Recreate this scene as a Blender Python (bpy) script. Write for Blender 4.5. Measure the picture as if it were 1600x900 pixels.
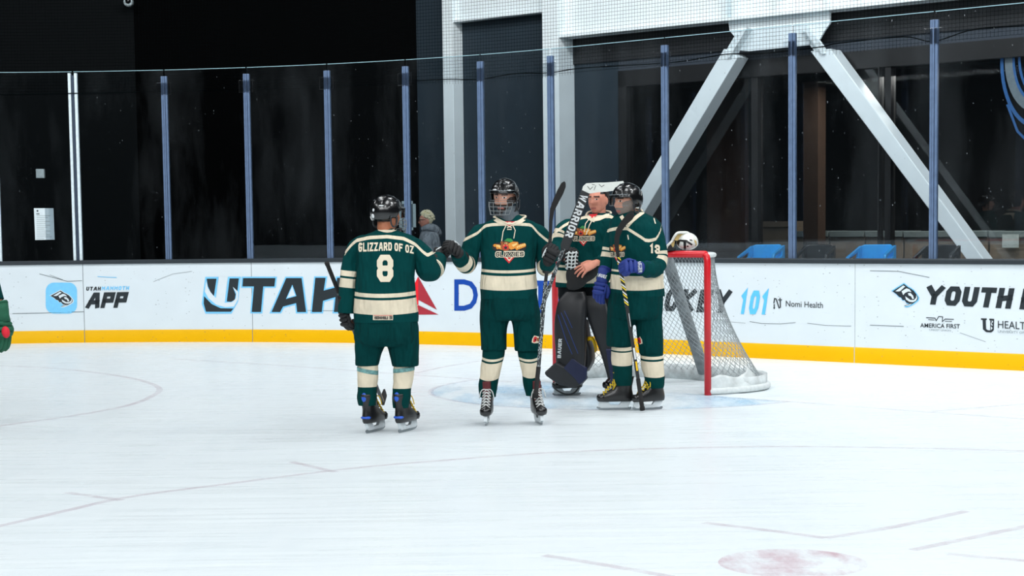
import bpy, bmesh, math, random
from mathutils import Vector, Matrix, noise
from mathutils.bvhtree import BVHTree
from mathutils.geometry import tessellate_polygon
random.seed(7)
for o in list(bpy.data.objects): bpy.data.objects.remove(o)
SC = bpy.context.scene
COL = SC.collection

# ------------------------------------------------------------------ camera
F = 2700.0; CX, CY = 800.0, 560.0; H = 1.52
PITCH = math.atan(208.0/2700.0); ROLL = 0.0125
_f = Vector((0, math.cos(PITCH), -math.sin(PITCH))); _r = Vector((1, 0, 0)); _u = Vector((0, math.sin(PITCH), math.cos(PITCH)))
CR = _r*math.cos(ROLL) - _u*math.sin(ROLL); CU = _r*math.sin(ROLL) + _u*math.cos(ROLL); CF = _f
CAM = Vector((0, 0, H))
cd = bpy.data.cameras.new('camera'); cam = bpy.data.objects.new('camera', cd); COL.objects.link(cam)
cam.matrix_world = Matrix(((CR.x, CU.x, -CF.x, 0), (CR.y, CU.y, -CF.y, 0), (CR.z, CU.z, -CF.z, H), (0, 0, 0, 1)))
cd.sensor_width = 36; cd.lens = F/1600*36; cd.shift_y = (CY-450)/1600; cd.clip_end = 200
SC.camera = cam
# ------------------------------------------------------------------ world, lights, exposure
SC.view_settings.view_transform = 'Standard'; SC.view_settings.look = 'None'
SC.view_settings.gamma = 1; SC.view_settings.use_curve_mapping = False
SC.view_settings.exposure = 0.0
w = bpy.data.worlds.new('arena_air'); SC.world = w; w.use_nodes = True
bg = w.node_tree.nodes['Background']; bg.inputs[0].default_value = (0.75, 0.9, 1.0, 1); bg.inputs[1].default_value = 0.03
def area(name, loc, size, energy, col=(0.96, 0.985, 1.0), target=None):
    l = bpy.data.lights.new(name, 'AREA'); l.shape = 'RECTANGLE'; l.size, l.size_y = size; l.energy = energy; l.color = col
    o = bpy.data.objects.new(name, l); COL.objects.link(o); o.location = loc
    if target is not None: o.rotation_euler = (Vector(target)-Vector(loc)).to_track_quat('-Z', 'Y').to_euler()
    return o
for i, yy in enumerate((2.0, 9.0, 15.0)):                    # rows of lamps under the roof
    for j, xx in enumerate((-9.0, -3.0, 3.0, 9.0)):
        area('overhead_light', (xx, yy, 9.0), (1.2, 4.0), (270, 195, 125)[i])
area('overhead_light', (-4.0, -4.0, 8.5), (10, 3), 900, target=(-3, 14, 1))      # lamps behind the camera
area('overhead_light', (6.0, -3.0, 8.5), (8, 3), 420, target=(3, 15, 1))
for xx, yy, tx, ty in ((-9, 17.5, -6, 27), (-2.5, 17.5, -.5, 26), (2.5, 15, 3.2, 23), (7, 11.5, 6.5, 20)):   # extra lamps added to brighten the end wall
    area('overhead_light', (xx, yy, 9.3), (3.0, 1.0), 330, target=(tx, ty, 3.2))

# ------------------------------------------------------------------ pixel / world helpers
def ray(x, y): return (CF*F + CR*(x-CX) - CU*(y-CY)).normalized()
def at(x, y, Y):                       # the world point on depth Y seen at pixel x, y
    d = ray(x, y); return CAM + d*(Y/d.y)
def gp(x, y, z=0.0):                   # the world point on height z
    d = ray(x, y); return CAM + d*((z-H)/d.z)
def proj(p):
    d = Vector(p)-CAM; k = d.dot(CF); return CX+F*d.dot(CR)/k, CY-F*d.dot(CU)/k

# ------------------------------------------------------------------ materials
def lin(c): return tuple(((v/255)/12.92 if v/255 <= 0.04045 else ((v/255+0.055)/1.055)**2.4) for v in c)
MATS = {}
class NT:
    def __init__(s, m): s.t = m.node_tree; s.n = s.t.nodes; s.l = s.t.links
    def add(s, kind, **kw):
        nd = s.n.new(kind)
        for k, v in kw.items(): setattr(nd, k, v)
        return nd
    def link(s, a, b): s.l.new(a, b)
    def math(s, op, a, b=None, c=None):
        nd = s.n.new('ShaderNodeMath'); nd.operation = op
        for i, v in enumerate((a, b, c)):
            if v is None: continue
            if isinstance(v, (int, float)): nd.inputs[i].default_value = v
            else: s.l.new(v, nd.inputs[i])
        return nd.outputs[0]
    def mix(s, fac, a, b):
        nd = s.n.new('ShaderNodeMix'); nd.data_type = 'RGBA'
        for k, v in ((0, fac), (6, a), (7, b)):
            if isinstance(v, (int, float)): nd.inputs[k].default_value = v
            elif isinstance(v, tuple): nd.inputs[k].default_value = (*v[:3], 1)
            else: s.l.new(v, nd.inputs[k])
        return nd.outputs[2]
    def noise(s, scale, detail=3, vec=None, rough=0.55, dim='3D'):
        nd = s.n.new('ShaderNodeTexNoise'); nd.inputs['Scale'].default_value = scale; nd.inputs['Detail'].default_value = detail
        nd.inputs['Roughness'].default_value = rough
        if vec is not None: s.l.new(vec, nd.inputs['Vector'])
        return nd.outputs[0]
    def ramp(s, fac, stops, interp='LINEAR'):
        nd = s.n.new('ShaderNodeValToRGB'); nd.color_ramp.interpolation = interp
        e = nd.color_ramp.elements
        while len(e) < len(stops): e.new(0.5)
        for i, (p, c) in enumerate(stops):
            e[i].position = p; e[i].color = (*c[:3], 1)
        s.l.new(fac, nd.inputs[0]); return nd.outputs[0]
    def obj(s, scale=(1, 1, 1)):
        tc = s.n.new('ShaderNodeTexCoord'); mp = s.n.new('ShaderNodeMapping'); mp.inputs['Scale'].default_value = scale
        s.l.new(tc.outputs['Object'], mp.inputs[0]); return mp.outputs[0]
    def attr(s, name):
        nd = s.n.new('ShaderNodeAttribute'); nd.attribute_name = name; return nd.outputs['Fac']
def new_mat(name):
    m = bpy.data.materials.new(name); m.use_nodes = True
    return m, NT(m), m.node_tree.nodes['Principled BSDF']
def mat(name, col, rough=0.6, metal=0.0, var=0.10, scale=25, bump=0.0, bscale=None, spec=0.5, coat=0.0, srgb=True):
    if name in MATS: return MATS[name]
    m, t, b = new_mat(name); c = lin(col) if srgb else col
    v = t.obj(); n = t.noise(scale, 4, v)
    lo = tuple(x*(1-var) for x in c); hi = tuple(min(1, x*(1+var)) for x in c)
    t.link(t.ramp(n, [(0.3, lo), (0.7, hi)]), b.inputs['Base Color'])
    b.inputs['Roughness'].default_value = rough; b.inputs['Metallic'].default_value = metal
    b.inputs['Specular IOR Level'].default_value = spec; b.inputs['Coat Weight'].default_value = coat
    if bump:
        bp = t.add('ShaderNodeBump'); bp.inputs['Strength'].default_value = bump; bp.inputs['Distance'].default_value = 0.01
        t.link(t.noise(bscale or scale*3, 3, v), bp.inputs['Height']); t.link(bp.outputs[0], b.inputs['Normal'])
    MATS[name] = m; return m

# ------------------------------------------------------------------ mesh helpers
class MB:
    def __init__(s): s.v = []; s.f = []; s.mi = []; s.at = {}
    def vert(s, p, **a):
        s.v.append(tuple(p))
        for k, x in a.items(): s.at.setdefault(k, {})[len(s.v)-1] = x
        return len(s.v)-1
    def face(s, idx, mi=0): s.f.append(tuple(idx)); s.mi.append(mi)
    def poly(s, pts, mi=0): s.face([s.vert(p) for p in pts], mi)
    def loft(s, rings, mi=0, caps=True, attrs=None, closed=True):
        base = []
        for i, r in enumerate(rings):
            base.append([s.vert(p, **({k: v[i][j] if isinstance(v[i], (list, tuple)) else v[i] for k, v in attrs.items()} if attrs else {})) for j, p in enumerate(r)])
        n = len(rings[0])
        for i in range(len(rings)-1):
            for j in range(n if closed else n-1):
                k = (j+1) % n
                s.face((base[i][j], base[i][k], base[i+1][k], base[i+1][j]), mi)
        if caps and closed:
            s.face(list(reversed(base[0])), mi); s.face(base[-1], mi)
        return base
    def box(s, c, ax, ay, az, mi=0):   # centre and three half-axis vectors
        c, ax, ay, az = map(Vector, (c, ax, ay, az))
        q = [s.vert(c+ax*i+ay*j+az*k) for k in (-1, 1) for j in (-1, 1) for i in (-1, 1)]
        for f in ((0, 2, 3, 1), (4, 5, 7, 6), (0, 1, 5, 4), (2, 6, 7, 3), (0, 4, 6, 2), (1, 3, 7, 5)): s.face([q[i] for i in f], mi)
    def prism(s, pts, off, mi=0):      # polygon (list of 3D points) extruded by a vector
        off = Vector(off); a = [s.vert(p) for p in pts]; b = [s.vert(Vector(p)+off) for p in pts]; n = len(pts)
        tri = tessellate_polygon([[Vector(p) for p in pts]])
        for t in tri: s.face([a[i] for i in t], mi); s.face([b[i] for i in reversed(t)], mi)
        for i in range(n): s.face((a[i], a[(i+1) % n], b[(i+1) % n], b[i]), mi)
    def tube(s, path, rad, n=8, mi=0, caps=True, ell=1.0, hint=None, attrs=None):
        path = [Vector(p) for p in path]
        s.loft(rings_along(path, rad, n, ell, hint), mi, caps, attrs)
    def ellipsoid(s, c, ax, ay, az, nu=16, nv=10, mi=0):
        c, ax, ay, az = map(Vector, (c, ax, ay, az)); rings = []
        for i in range(nv+1):
            th = math.pi*(i if 0 < i < nv else (0.02 if i == 0 else nv-0.02))/nv
            rings.append([c + az*(-math.cos(th)) + (ax*math.cos(2*math.pi*j/nu)+ay*math.sin(2*math.pi*j/nu))*math.sin(th) for j in range(nu)])
        s.loft(rings, mi)
    def build(s, name, mats, parent=None, smooth=True, sub=0, bevel=0.0, solid=0.0, fixn=True, angle=None):
        me = bpy.data.meshes.new(name); me.from_pydata(s.v, [], s.f)
        for m in (mats if isinstance(mats, (list, tuple)) else [mats]): me.materials.append(m)
        me.polygons.foreach_set('material_index', s.mi)
        for k, d in s.at.items():
            a = me.attributes.new(k, 'FLOAT', 'POINT'); a.data.foreach_set('value', [d.get(i, -9.0) for i in range(len(s.v))])
        if fixn:
            bm = bmesh.new(); bm.from_mesh(me); bmesh.ops.recalc_face_normals(bm, faces=bm.faces); bm.to_mesh(me); bm.free()
        me.polygons.foreach_set('use_smooth', [bool(smooth)]*len(me.polygons))
        if smooth and angle: me.set_sharp_from_angle(angle=math.radians(angle))
        o = bpy.data.objects.new(name, me); COL.objects.link(o)
        if parent: o.parent = parent; o.matrix_parent_inverse = parent.matrix_world.inverted()
        if bevel:
            m = o.modifiers.new('bevel', 'BEVEL'); m.width = bevel; m.segments = 2; m.limit_method = 'ANGLE'
        if solid:
            m = o.modifiers.new('solid', 'SOLIDIFY'); m.thickness = solid; m.offset = 0
        if sub:
            m = o.modifiers.new('sub', 'SUBSURF'); m.levels = sub; m.render_levels = sub
        return o
def frame_along(path, hint=None):
    n = len(path); T = []
    for i in range(n):
        a = path[max(0, i-1)]; b = path[min(n-1, i+1)]; T.append((b-a).normalized())
    h = Vector(hint) if hint is not None else (Vector((0, 0, 1)) if abs(T[0].z) < 0.9 else Vector((1, 0, 0)))
    out = []
    for t in T:
        u = (h - t*h.dot(t))
        if u.length < 1e-5: u = t.orthogonal()
        u.normalize(); v = t.cross(u); out.append((u, v)); h = u
    return out
def rings_along(path, rad, n=8, ell=1.0, hint=None):
    fr = frame_along(path, hint); R = []
    for i, p in enumerate(path):
        r = rad[i] if isinstance(rad, (list, tuple)) else rad
        e = ell[i] if isinstance(ell, (list, tuple)) else ell
        u, v = fr[i]
        R.append([p + u*(r*math.cos(2*math.pi*j/n)) + v*(r*e*math.sin(2*math.pi*j/n)) for j in range(n)])
    return R
def catmull(pts, per=6):
    pts = [Vector(p) for p in pts]; out = []
    for i in range(len(pts)-1):
        p0 = pts[max(0, i-1)]; p1 = pts[i]; p2 = pts[i+1]; p3 = pts[min(len(pts)-1, i+2)]
        for k in range(per):
            t = k/per
            out.append(0.5*((2*p1)+(p2-p0)*t+(2*p0-5*p1+4*p2-p3)*t*t+(3*p1-p0-3*p2+p3)*t**3))
    out.append(pts[-1]); return out
def interp(xs, ys, x):
    if x <= xs[0]: return ys[0]
    for i in range(len(xs)-1):
        if x <= xs[i+1]:
            k = (x-xs[i])/(xs[i+1]-xs[i]); return ys[i]*(1-k)+ys[i+1]*k
    return ys[-1]
def thing(o, label, cat, group=None):
    o['label'] = label; o['category'] = cat
    if group: o['group'] = group
    return o
def struct(o, label=None):
    o['kind'] = 'structure'
    if label: o['label'] = label
    return o
def empty(name, loc):
    o = bpy.data.objects.new(name, None); COL.objects.link(o); o.location = loc; o.empty_display_size = 0.1
    bpy.context.view_layer.update(); return o
def bvh_of(*objs):
    V = []; Fc = []
    for o in objs:
        k = len(V); V += [o.matrix_world @ v.co for v in o.data.vertices]; Fc += [[i+k for i in p.vertices] for p in o.data.polygons]
    return BVHTree.FromPolygons(V, Fc)

# ------------------------------------------------------------------ flat artwork: polygons in pixel coordinates laid onto a surface
_fontcache = {}
def font_tris(txt, bold=0.0):
    key = (txt, bold)
    if key in _fontcache: return _fontcache[key]
    cu = bpy.data.curves.new('t', 'FONT'); cu.body = txt; cu.size = 1.0; cu.offset = bold; cu.resolution_u = 3; cu.fill_mode = 'BOTH'
    o = bpy.data.objects.new('t', cu); COL.objects.link(o)
    bpy.context.view_layer.update()
    me = bpy.data.meshes.new_from_object(o.evaluated_get(bpy.context.evaluated_depsgraph_get()))
    me.calc_loop_triangles()
    vs = [(v.co.x, v.co.y) for v in me.vertices]; ts = [tuple(t.vertices) for t in me.loop_triangles]
    bpy.data.objects.remove(o); bpy.data.curves.remove(cu); bpy.data.meshes.remove(me)
    xs = [v[0] for v in vs]; ys = [v[1] for v in vs]
    x0, x1, y0, y1 = min(xs), max(xs), min(ys), max(ys)
    vs = [((x-x0)/(x1-x0), (y-y0)/(y1-y0)) for x, y in vs]
    _fontcache[key] = (vs, ts); return vs, ts
def text_px(txt, x0, y0, x1, y1, h0, h1=None, shear=0.0, bold=0.0):
    """normal font; baseline from (x0,y0) to (x1,y1); letter height h0 at the left to h1 at the right"""
    h1 = h1 or h0; vs, ts = font_tris(txt, bold); out = []
    for t in ts:
        tri = []
        for i in t:
            a, b = vs[i]; hh = h0*(1-a)+h1*a
            tri.append((x0+(x1-x0)*a + shear*b*hh, y0+(y1-y0)*a - b*hh))
        out.append(tri)
    return out
c_ = 0.22
BLOCK = {
 'U': [[(0,1),(0,c_),(c_,0),(1-c_,0),(1,c_),(1,1)]], 'T': [[(0,1),(1,1)],[(.5,1),(.5,0)]],
 'A': [[(0,0),(.42,1),(.72,1),(1,0)],[(.16,.33),(.9,.33)]], 'H': [[(0,0),(0,1)],[(1,0),(1,1)],[(0,.45),(1,.55)]],
 'P': [[(0,0),(0,1),(1,1),(1,.45),(0,.45)]], 'O': [[(c_,0),(1-c_,0),(1,c_),(1,1-c_),(1-c_,1),(c_,1),(0,1-c_),(0,c_),(c_,0)]],
 'Y': [[(0,1),(.5,.45),(1,1)],[(.5,.45),(.5,0)]], 'C': [[(1,.75),(1,1-c_),(1-c_,1),(c_,1),(0,1-c_),(0,c_),(c_,0),(1-c_,0),(1,c_),(1,.25)]],
 'K': [[(0,0),(0,1)],[(1,1),(.1,.5),(1,0)]], 'E': [[(1,1),(0,1),(0,0),(1,0)],[(0,.5),(.85,.5)]],
 '1': [[(.1,.85),(.55,1),(.55,0)]], '0': [[(c_,0),(1-c_,0),(1,c_),(1,1-c_),(1-c_,1),(c_,1),(0,1-c_),(0,c_),(c_,0)]],
 'G': [[(1,.78),(1,1-c_),(1-c_,1),(c_,1),(0,1-c_),(0,c_),(c_,0),(1-c_,0),(1,c_),(1,.45),(.55,.45)]], 'L': [[(0,1),(0,0),(1,0)]],
 'I': [[(.5,0),(.5,1)]], 'Z': [[(0,1),(1,1),(0,0),(1,0)]], 'R': [[(0,0),(0,1),(1-c_,1),(1,1-c_),(1,.6),(1-c_,.45),(0,.45)],[(.55,.45),(1,0)]],
 'D': [[(0,0),(0,1),(1-c_,1),(1,1-c_),(1,c_),(1-c_,0),(0,0)]], 'F': [[(0,0),(0,1),(1,1)],[(0,.5),(.8,.5)]],
 '8': [[(c_,0),(1-c_,0),(1,c_*.8),(1,.5-c_*.6),(1-c_*.6,.5),(c_*.6,.5),(0,.5-c_*.6),(0,c_*.8),(c_,0)],[(c_*.6,.5),(1-c_*.6,.5),(1,.5+c_*.6),(1,1-c_*.8),(1-c_,1),(c_,1),(0,1-c_*.8),(0,.5+c_*.6),(c_*.6,.5)]],
 '3': [[(0,.8),(0,1-c_*.8),(c_,1),(1-c_,1),(1,1-c_*.8),(1,.5+c_*.6),(1-c_*.6,.5),(.4,.5)],[(1-c_*.6,.5),(1,.5-c_*.6),(1,c_*.8),(1-c_,0),(c_,0),(0,c_*.8),(0,.2)]],
 'S': [[(1,.8),(1,1-c_*.8),(1-c_,1),(c_,1),(0,1-c_*.8),(0,.5+c_*.6),(c_*.6,.5),(1-c_*.6,.5),(1,.5-c_*.6),(1,c_*.8),(1-c_,0),(c_,0),(0,c_*.8),(0,.2)]],
 'W': [[(0,1),(.22,0),(.5,.8),(.78,0),(1,1)]], 'B': [[(0,0),(0,1),(1-c_,1),(1,.85),(1,.65),(1-c_,.5),(0,.5)],[(1-c_,.5),(1,.35),(1,.15),(1-c_,0),(0,0)]],
 '5': [[(1,1),(0,1),(0,.55),(1-c_,.55),(1,.55-c_),(1,c_),(1-c_,0),(0,0)]],
 'N': [[(0,0),(0,1),(1,0),(1,1)]], 'M': [[(0,0),(0,1),(.5,.4),(1,1),(1,0)]],
}
def stroke(pl, t):
    """polyline to quads with square caps and mitred joins"""
    pts = [Vector(p) for p in pl]; closed = (pts[0]-pts[-1]).length < 1e-6
    if closed: pts = pts[:-1]
    n = len(pts); L = []; R = []
    for i in range(n):
        if closed: a, b = pts[i-1], pts[(i+1) % n]
        else: a = pts[i-1] if i else None; b = pts[i+1] if i < n-1 else None
        d1 = (pts[i]-a).normalized() if a is not None else None; d2 = (b-pts[i]).normalized() if b is not None else None
        p = pts[i]
        if d1 is None: p = p-d2*t/2; d1 = d2
        if d2 is None: p = p+d1*t/2; d2 = d1
        n1 = Vector((-d1.y, d1.x)); n2 = Vector((-d2.y, d2.x)); m = (n1+n2)
        m = n1 if m.length < 1e-4 else m.normalized(); k = t/2/max(0.45, m.dot(n1))
        L.append(p+m*k); R.append(p-m*k)
    return [[L[i], R[i], R[(i+1) % n], L[(i+1) % n]] for i in range(n if closed else n-1)]
def block_px(txt, x0, y0, x1, y1, h0, h1=None, shear=0.0, t=0.2, gap=0.16, w=0.66, grow=0.0, narrow={}, arc=None):
    """block letters; the baseline runs from (x0,y0) to (x1,y1)"""
    h1 = h1 or h0; adv = []; x = 0
    for ch in txt:
        cw = 0.3 if ch == ' ' else narrow.get(ch, t*1.0 if ch == 'I' else (0.46 if ch == '1' else (w*1.15 if ch in 'AMWNY' else w)))
        adv.append((x, cw)); x += cw + (0 if ch == ' ' else gap)
    tot = x-gap; out = []
    for ch, (xo, cw) in zip(txt, adv):
        if ch == ' ': continue
        for pl in BLOCK[ch]:
            cl = [(xo + t/2 + px*(cw-t), t/2 + py*(1-t)) for px, py in pl]
            for q in stroke(cl, t+grow):
                poly = []
                for p in q:
                    a = p[0]/tot; b = p[1]; hh = h0*(1-a)+h1*a
                    yy = y0+(y1-y0)*a + (arc(a) if arc else 0)
                    poly.append((x0+(x1-x0)*a+shear*b*hh, yy-b*hh))
                out.append(poly)
    return out
def circ(cx, cy, rx, ry=None, n=20, a0=0, a1=360):
    ry = ry or rx; return [(cx+rx*math.cos(math.radians(a0+(a1-a0)*i/n)), cy+ry*math.sin(math.radians(a0+(a1-a0)*i/n))) for i in range(n+(0 if a1-a0 == 360 else 1))]
def pl_px(pl, t):
    return [[tuple(p) for p in q] for q in stroke(pl, t)]
def decal(name, layers, m_list, bvh, parent, off=0.003, step=8.0, lay=0.0012, tocam=True):
    """layers = [(polys in pixels, material index)]; each is cut on a grid, then laid onto the surface along the sight line"""
    bm = bmesh.new(); lay_id = bm.faces.layers.int.new('lay')
    for li, (polys, mi) in enumerate(layers):
        for po in polys:
            pts = [Vector((p[0], p[1], 0)) for p in po]
            vs = [bm.verts.new(p) for p in pts]
            if len(pts) == 3: tris = [(0, 1, 2)]
            else: tris = tessellate_polygon([pts])
            for tr in tris:
                try: f = bm.faces.new([vs[i] for i in tr]); f.material_index = mi; f[lay_id] = li
                except ValueError: pass
    xs = [v.co.x for v in bm.verts]; ys = [v.co.y for v in bm.verts]
    for ax, lo, hi in ((0, min(xs), max(xs)), (1, min(ys), max(ys))):
        g = math.ceil(lo/step)*step
        while g < hi:
            co = (g, 0, 0) if ax == 0 else (0, g, 0); no = (1, 0, 0) if ax == 0 else (0, 1, 0)
            bmesh.ops.bisect_plane(bm, geom=bm.verts[:]+bm.edges[:]+bm.faces[:], dist=1e-4, plane_co=co, plane_no=no)
            g += step
    dead = []; vl = {}
    for f in bm.faces:
        for v in f.verts: vl[v] = max(vl.get(v, 0), f[lay_id])
    for v in bm.verts:
        d = ray(v.co.x, v.co.y); loc, nor, idx, dist = bvh.ray_cast(CAM, d, 100)
        if loc is None: dead.append(v); continue
        if nor.dot(d) > 0: nor = -nor
        v.co = loc + nor*(off + lay*vl.get(v, 0))
    bmesh.ops.delete(bm, geom=dead, context='VERTS')
    for f in bm.faces:
        f.normal_update(); c = f.calc_center_median()
        if f.normal.dot(c-CAM) > 0: f.normal_flip()
    me = bpy.data.meshes.new(name); bm.to_mesh(me); bm.free()
    for m in m_list: me.materials.append(m)
    o = bpy.data.objects.new(name, me); COL.objects.link(o)
    if parent: o.parent = parent; o.matrix_parent_inverse = parent.matrix_world.inverted()
    return o
# ================================================================== THE RINK
ANG = math.radians(40.49)
BD = Vector((math.cos(ANG), -math.sin(ANG), 0)); BN = Vector((-math.sin(ANG), -math.cos(ANG), 0))   # along the end boards / towards the ice
BQ = Vector((0.8, 20.977, 0)); BR = 10.5; BC = BQ + BN*BR
ARC = 2.05                                                   # radians of corner before the side boards run straight
def bp(s, z=0.0, off=0.0):                                   # point on the boards: s metres along, off metres towards the ice
    if s >= 0: p = BQ + BD*s + BN*off
    else:
        th = min(-s/BR, ARC); e = -BN*math.cos(th) - BD*math.sin(th); p = BC + e*(BR-off)
        if -s/BR > ARC: p = p + (BN*math.sin(th) - BD*math.cos(th))*(-s-ARC*BR)
    return Vector((p.x, p.y, z))
def strip(mb, s0, s1, prof, step=0.35, mi=0):                # sweep a closed (off, z) profile along the boards
    n = max(1, int((s1-s0)/step)); mb.loft([[bp(s0+(s1-s0)*i/n, z, o) for o, z in prof] for i in range(n+1)], mi)
S0, S1 = -34.0, 16.0
# ---- ice
m, t, b = new_mat('ice'); v = t.obj()
n1 = t.noise(0.55, 5, v); n2 = t.noise(5, 6, t.obj((1.0, 0.12, 1)), 0.7); n3 = t.noise(9, 4, t.obj((0.1, 1.6, 1)), 0.7)
col = t.ramp(t.math('ADD', t.math('MULTIPLY', n2, 0.5), t.math('MULTIPLY', n1, 0.5)), [(0.3, (0.745, 0.82, 0.853)), (0.5, (0.785, 0.853, 0.88)), (0.7, (0.80, 0.865, 0.888))])
t.link(col, b.inputs['Base Color']); t.link(t.ramp(n3, [(0.3, (0.22,)*3), (0.7, (0.42,)*3)]), b.inputs['Roughness'])
b.inputs['Specular IOR Level'].default_value = 0.28
bpn = t.add('ShaderNodeBump'); bpn.inputs['Strength'].default_value = 0.04; bpn.inputs['Distance'].default_value = 0.01
t.link(n3, bpn.inputs['Height']); t.link(bpn.outputs[0], b.inputs['Normal'])
MATS['ice'] = m
mb = MB(); N = 160
pts = [bp(S0+(S1-S0)*i/N, 0, -0.02) for i in range(N+1)]
pts += [Vector((18, -14, 0)), Vector((pts[0].x, -14, 0))]
for tr in tessellate_polygon([pts]): mb.face([mb.vert(pts[i]) for i in tr])
floor = struct(mb.build('floor', m, smooth=False))
for p in floor.data.polygons:
    if p.normal.z < 0: p.flip()
# ---- painted marks frozen into the ice
def ice_paint(name, col, dens, scale, lo=0.35, hi=0.65):
    m, t, b = new_mat(name); b.inputs['Base Color'].default_value = (*lin(col), 1); b.inputs['Roughness'].default_value = 0.35
    b.inputs['Specular IOR Level'].default_value = 0.2
    tr = t.add('ShaderNodeBsdfTransparent'); mx = t.add('ShaderNodeMixShader')
    f = t.ramp(t.noise(scale, 6, t.obj((1, 0.35, 1)), 0.7), [(lo, (0, 0, 0)), (hi, (dens,)*3)])
    t.link(f, mx.inputs[0]); t.link(tr.outputs[0], mx.inputs[1]); t.link(b.outputs[0], mx.inputs[2])
    t.link(mx.outputs[0], t.n['Material Output'].inputs[0]); return m
PINK = ice_paint('faded_red_line', (176, 126, 146), 0.30, 5, 0.2, 0.8); PINKD = ice_paint('faded_red_dot', (190, 95, 120), 0.44, 3.5, 0.42, 0.72)
BLUE = ice_paint('crease_blue', (140, 196, 230), 0.42, 1.4, 0.42, 0.66)
def ribbon(name, pts, wd, m, z=0.002):
    mb = MB(); pts = [Vector((p[0], p[1], z)) for p in pts]; n = len(pts)
    L = []
    for i in range(n):
        d = (pts[min(n-1, i+1)]-pts[max(0, i-1)]).normalized(); s = Vector((-d.y, d.x, 0))*wd/2
        L.append((mb.vert(pts[i]+s), mb.vert(pts[i]-s)))
    for i in range(n-1): mb.face((L[i][0], L[i][1], L[i+1][1], L[i+1][0]))
    o = mb.build(name, m, floor, smooth=False)
    for p in o.data.polygons:
        if p.normal.z < 0: p.flip()
    return o
def pxline(*pp): return [gp(x, y) for x, y in pp]
ribbon('goal_line', catmull(pxline((270, 561), (420, 570), (620, 584), (800, 597)), 6), 0.05, PINK)
ribbon('goal_line', catmull(pxline((1112, 620), (1250, 629), (1420, 642), (1600, 655), (1760, 668)), 6), 0.05, PINK)
ribbon('trapezoid_line', pxline((650, 583), (690, 574), (750, 564)), 0.05, PINK)
ribbon('trapezoid_line', pxline((1458, 643), (1530, 637), (1640, 628)), 0.05, PINK)
DC = gp(1238, 880)
ring = []
for k in range(0, 97):
    a = math.radians(-60+k*300/96); ring.append((DC.x+4.02*math.cos(a), DC.y+4.02*math.sin(a)))
ring = [(p[0], p[1]) for p in catmull([gp(-160, 855), *pxline((0, 822), (100, 799), (200, 777), (350, 757), (550, 732), (700, 719), (850, 708), (1000, 702), (1200, 698), (1400, 700), (1600, 705), (1780, 716))], 8)]
ribbon('faceoff_circle', ring, 0.055, PINK)
ribbon('faceoff_circle', catmull(pxline((-150, 572), (0, 572), (100, 577), (200, 590), (248, 606), (232, 622), (190, 636), (100, 652), (0, 666), (-120, 690)), 8), 0.06, PINK)
for seg in (((455, 722), (525, 738)), ((105, 770), (190, 782)), ((1100, 817), (1200, 829), (1290, 841)), ((1290, 841), (1400, 823), (1510, 799)), ((1425, 860), (1520, 840), (1640, 815)), ((850, 868), (950, 884), (1050, 902)), ((1480, 866), (1640, 880))):
    ribbon('hash_mark', catmull(pxline(*seg), 4), 0.055, PINK)
mb = MB(); mb.face([mb.vert((DC.x+0.33*math.cos(2*math.pi*i/40), DC.y+0.33*math.sin(2*math.pi*i/40), 0.0025)) for i in range(40)])
mb.build('faceoff_dot', PINKD, floor, smooth=False)
# ---- boards
def boards_mat(name, col, lo=0.0):
    m, t, b = new_mat(name); c = lin(col); v = t.obj()
    base = t.ramp(t.noise(3, 4, v), [(0.3, tuple(x*0.96 for x in c)), (0.7, c)])
    vo = t.add('ShaderNodeTexVoronoi'); vo.inputs['Scale'].default_value = 17; t.link(t.obj((1.1, 1.1, 1.9)), vo.inputs['Vector'])
    wob = t.noise(60, 3, v)
    rgb = t.add('ShaderNodeSeparateColor'); t.link(vo.outputs['Color'], rgb.inputs[0])
    spot = t.math('LESS_THAN', t.math('ADD', vo.outputs['Distance'], t.math('MULTIPLY', wob, 0.36)), t.math('MULTIPLY_ADD', rgb.outputs[1], 0.19, 0.17))
    pick = t.math('GREATER_THAN', t.noise(1.6, 3, v), 0.45); sel = t.math('GREATER_THAN', rgb.outputs[0], 0.42)
    dens = t.math('MULTIPLY', t.math('MULTIPLY', spot, pick), sel)
    sm = t.ramp(t.noise(2.5, 7, t.obj((0.5, 0.5, 9)), 0.75), [(0.64, (0, 0, 0)), (0.74, (1, 1, 1))])
    c2 = t.mix(t.math('MULTIPLY', sm, 0.16), base, (0.12, 0.13, 0.14)); c3 = t.mix(t.math('MULTIPLY', dens, 0.5), c2, (0.12, 0.13, 0.14))
    t.link(c3, b.inputs['Base Color']); b.inputs['Roughness'].default_value = 0.4; b.inputs['Specular IOR Level'].default_value = 0.2
    MATS[name] = m; return m
WB = boards_mat('board_white', (214, 223, 228)); YB = boards_mat('kick_yellow', (232, 176, 0))
mb = MB(); strip(mb, S0, S1, [(0, 0.16), (0, 1.065), (-0.1, 1.065), (-0.1, 0.16)])
boards = struct(mb.build('wall_boards', WB, angle=40))
mb = MB(); strip(mb, S0, S1, [(0.012, 0.0), (0.012, 0.158), (0.004, 0.168), (-0.1, 0.168), (-0.1, 0)])
mb.build('kick_plate', YB, boards, angle=40)
mb = MB(); strip(mb, S0, S1, [(0.02, 1.065), (0.02, 1.105), (0.008, 1.118), (-0.16, 1.118), (-0.16, 1.065)])
mb.build('top_cap', mat('cap_dark', (38, 46, 52), 0.45), boards, angle=40)
BB = bvh_of(boards); 
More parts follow.
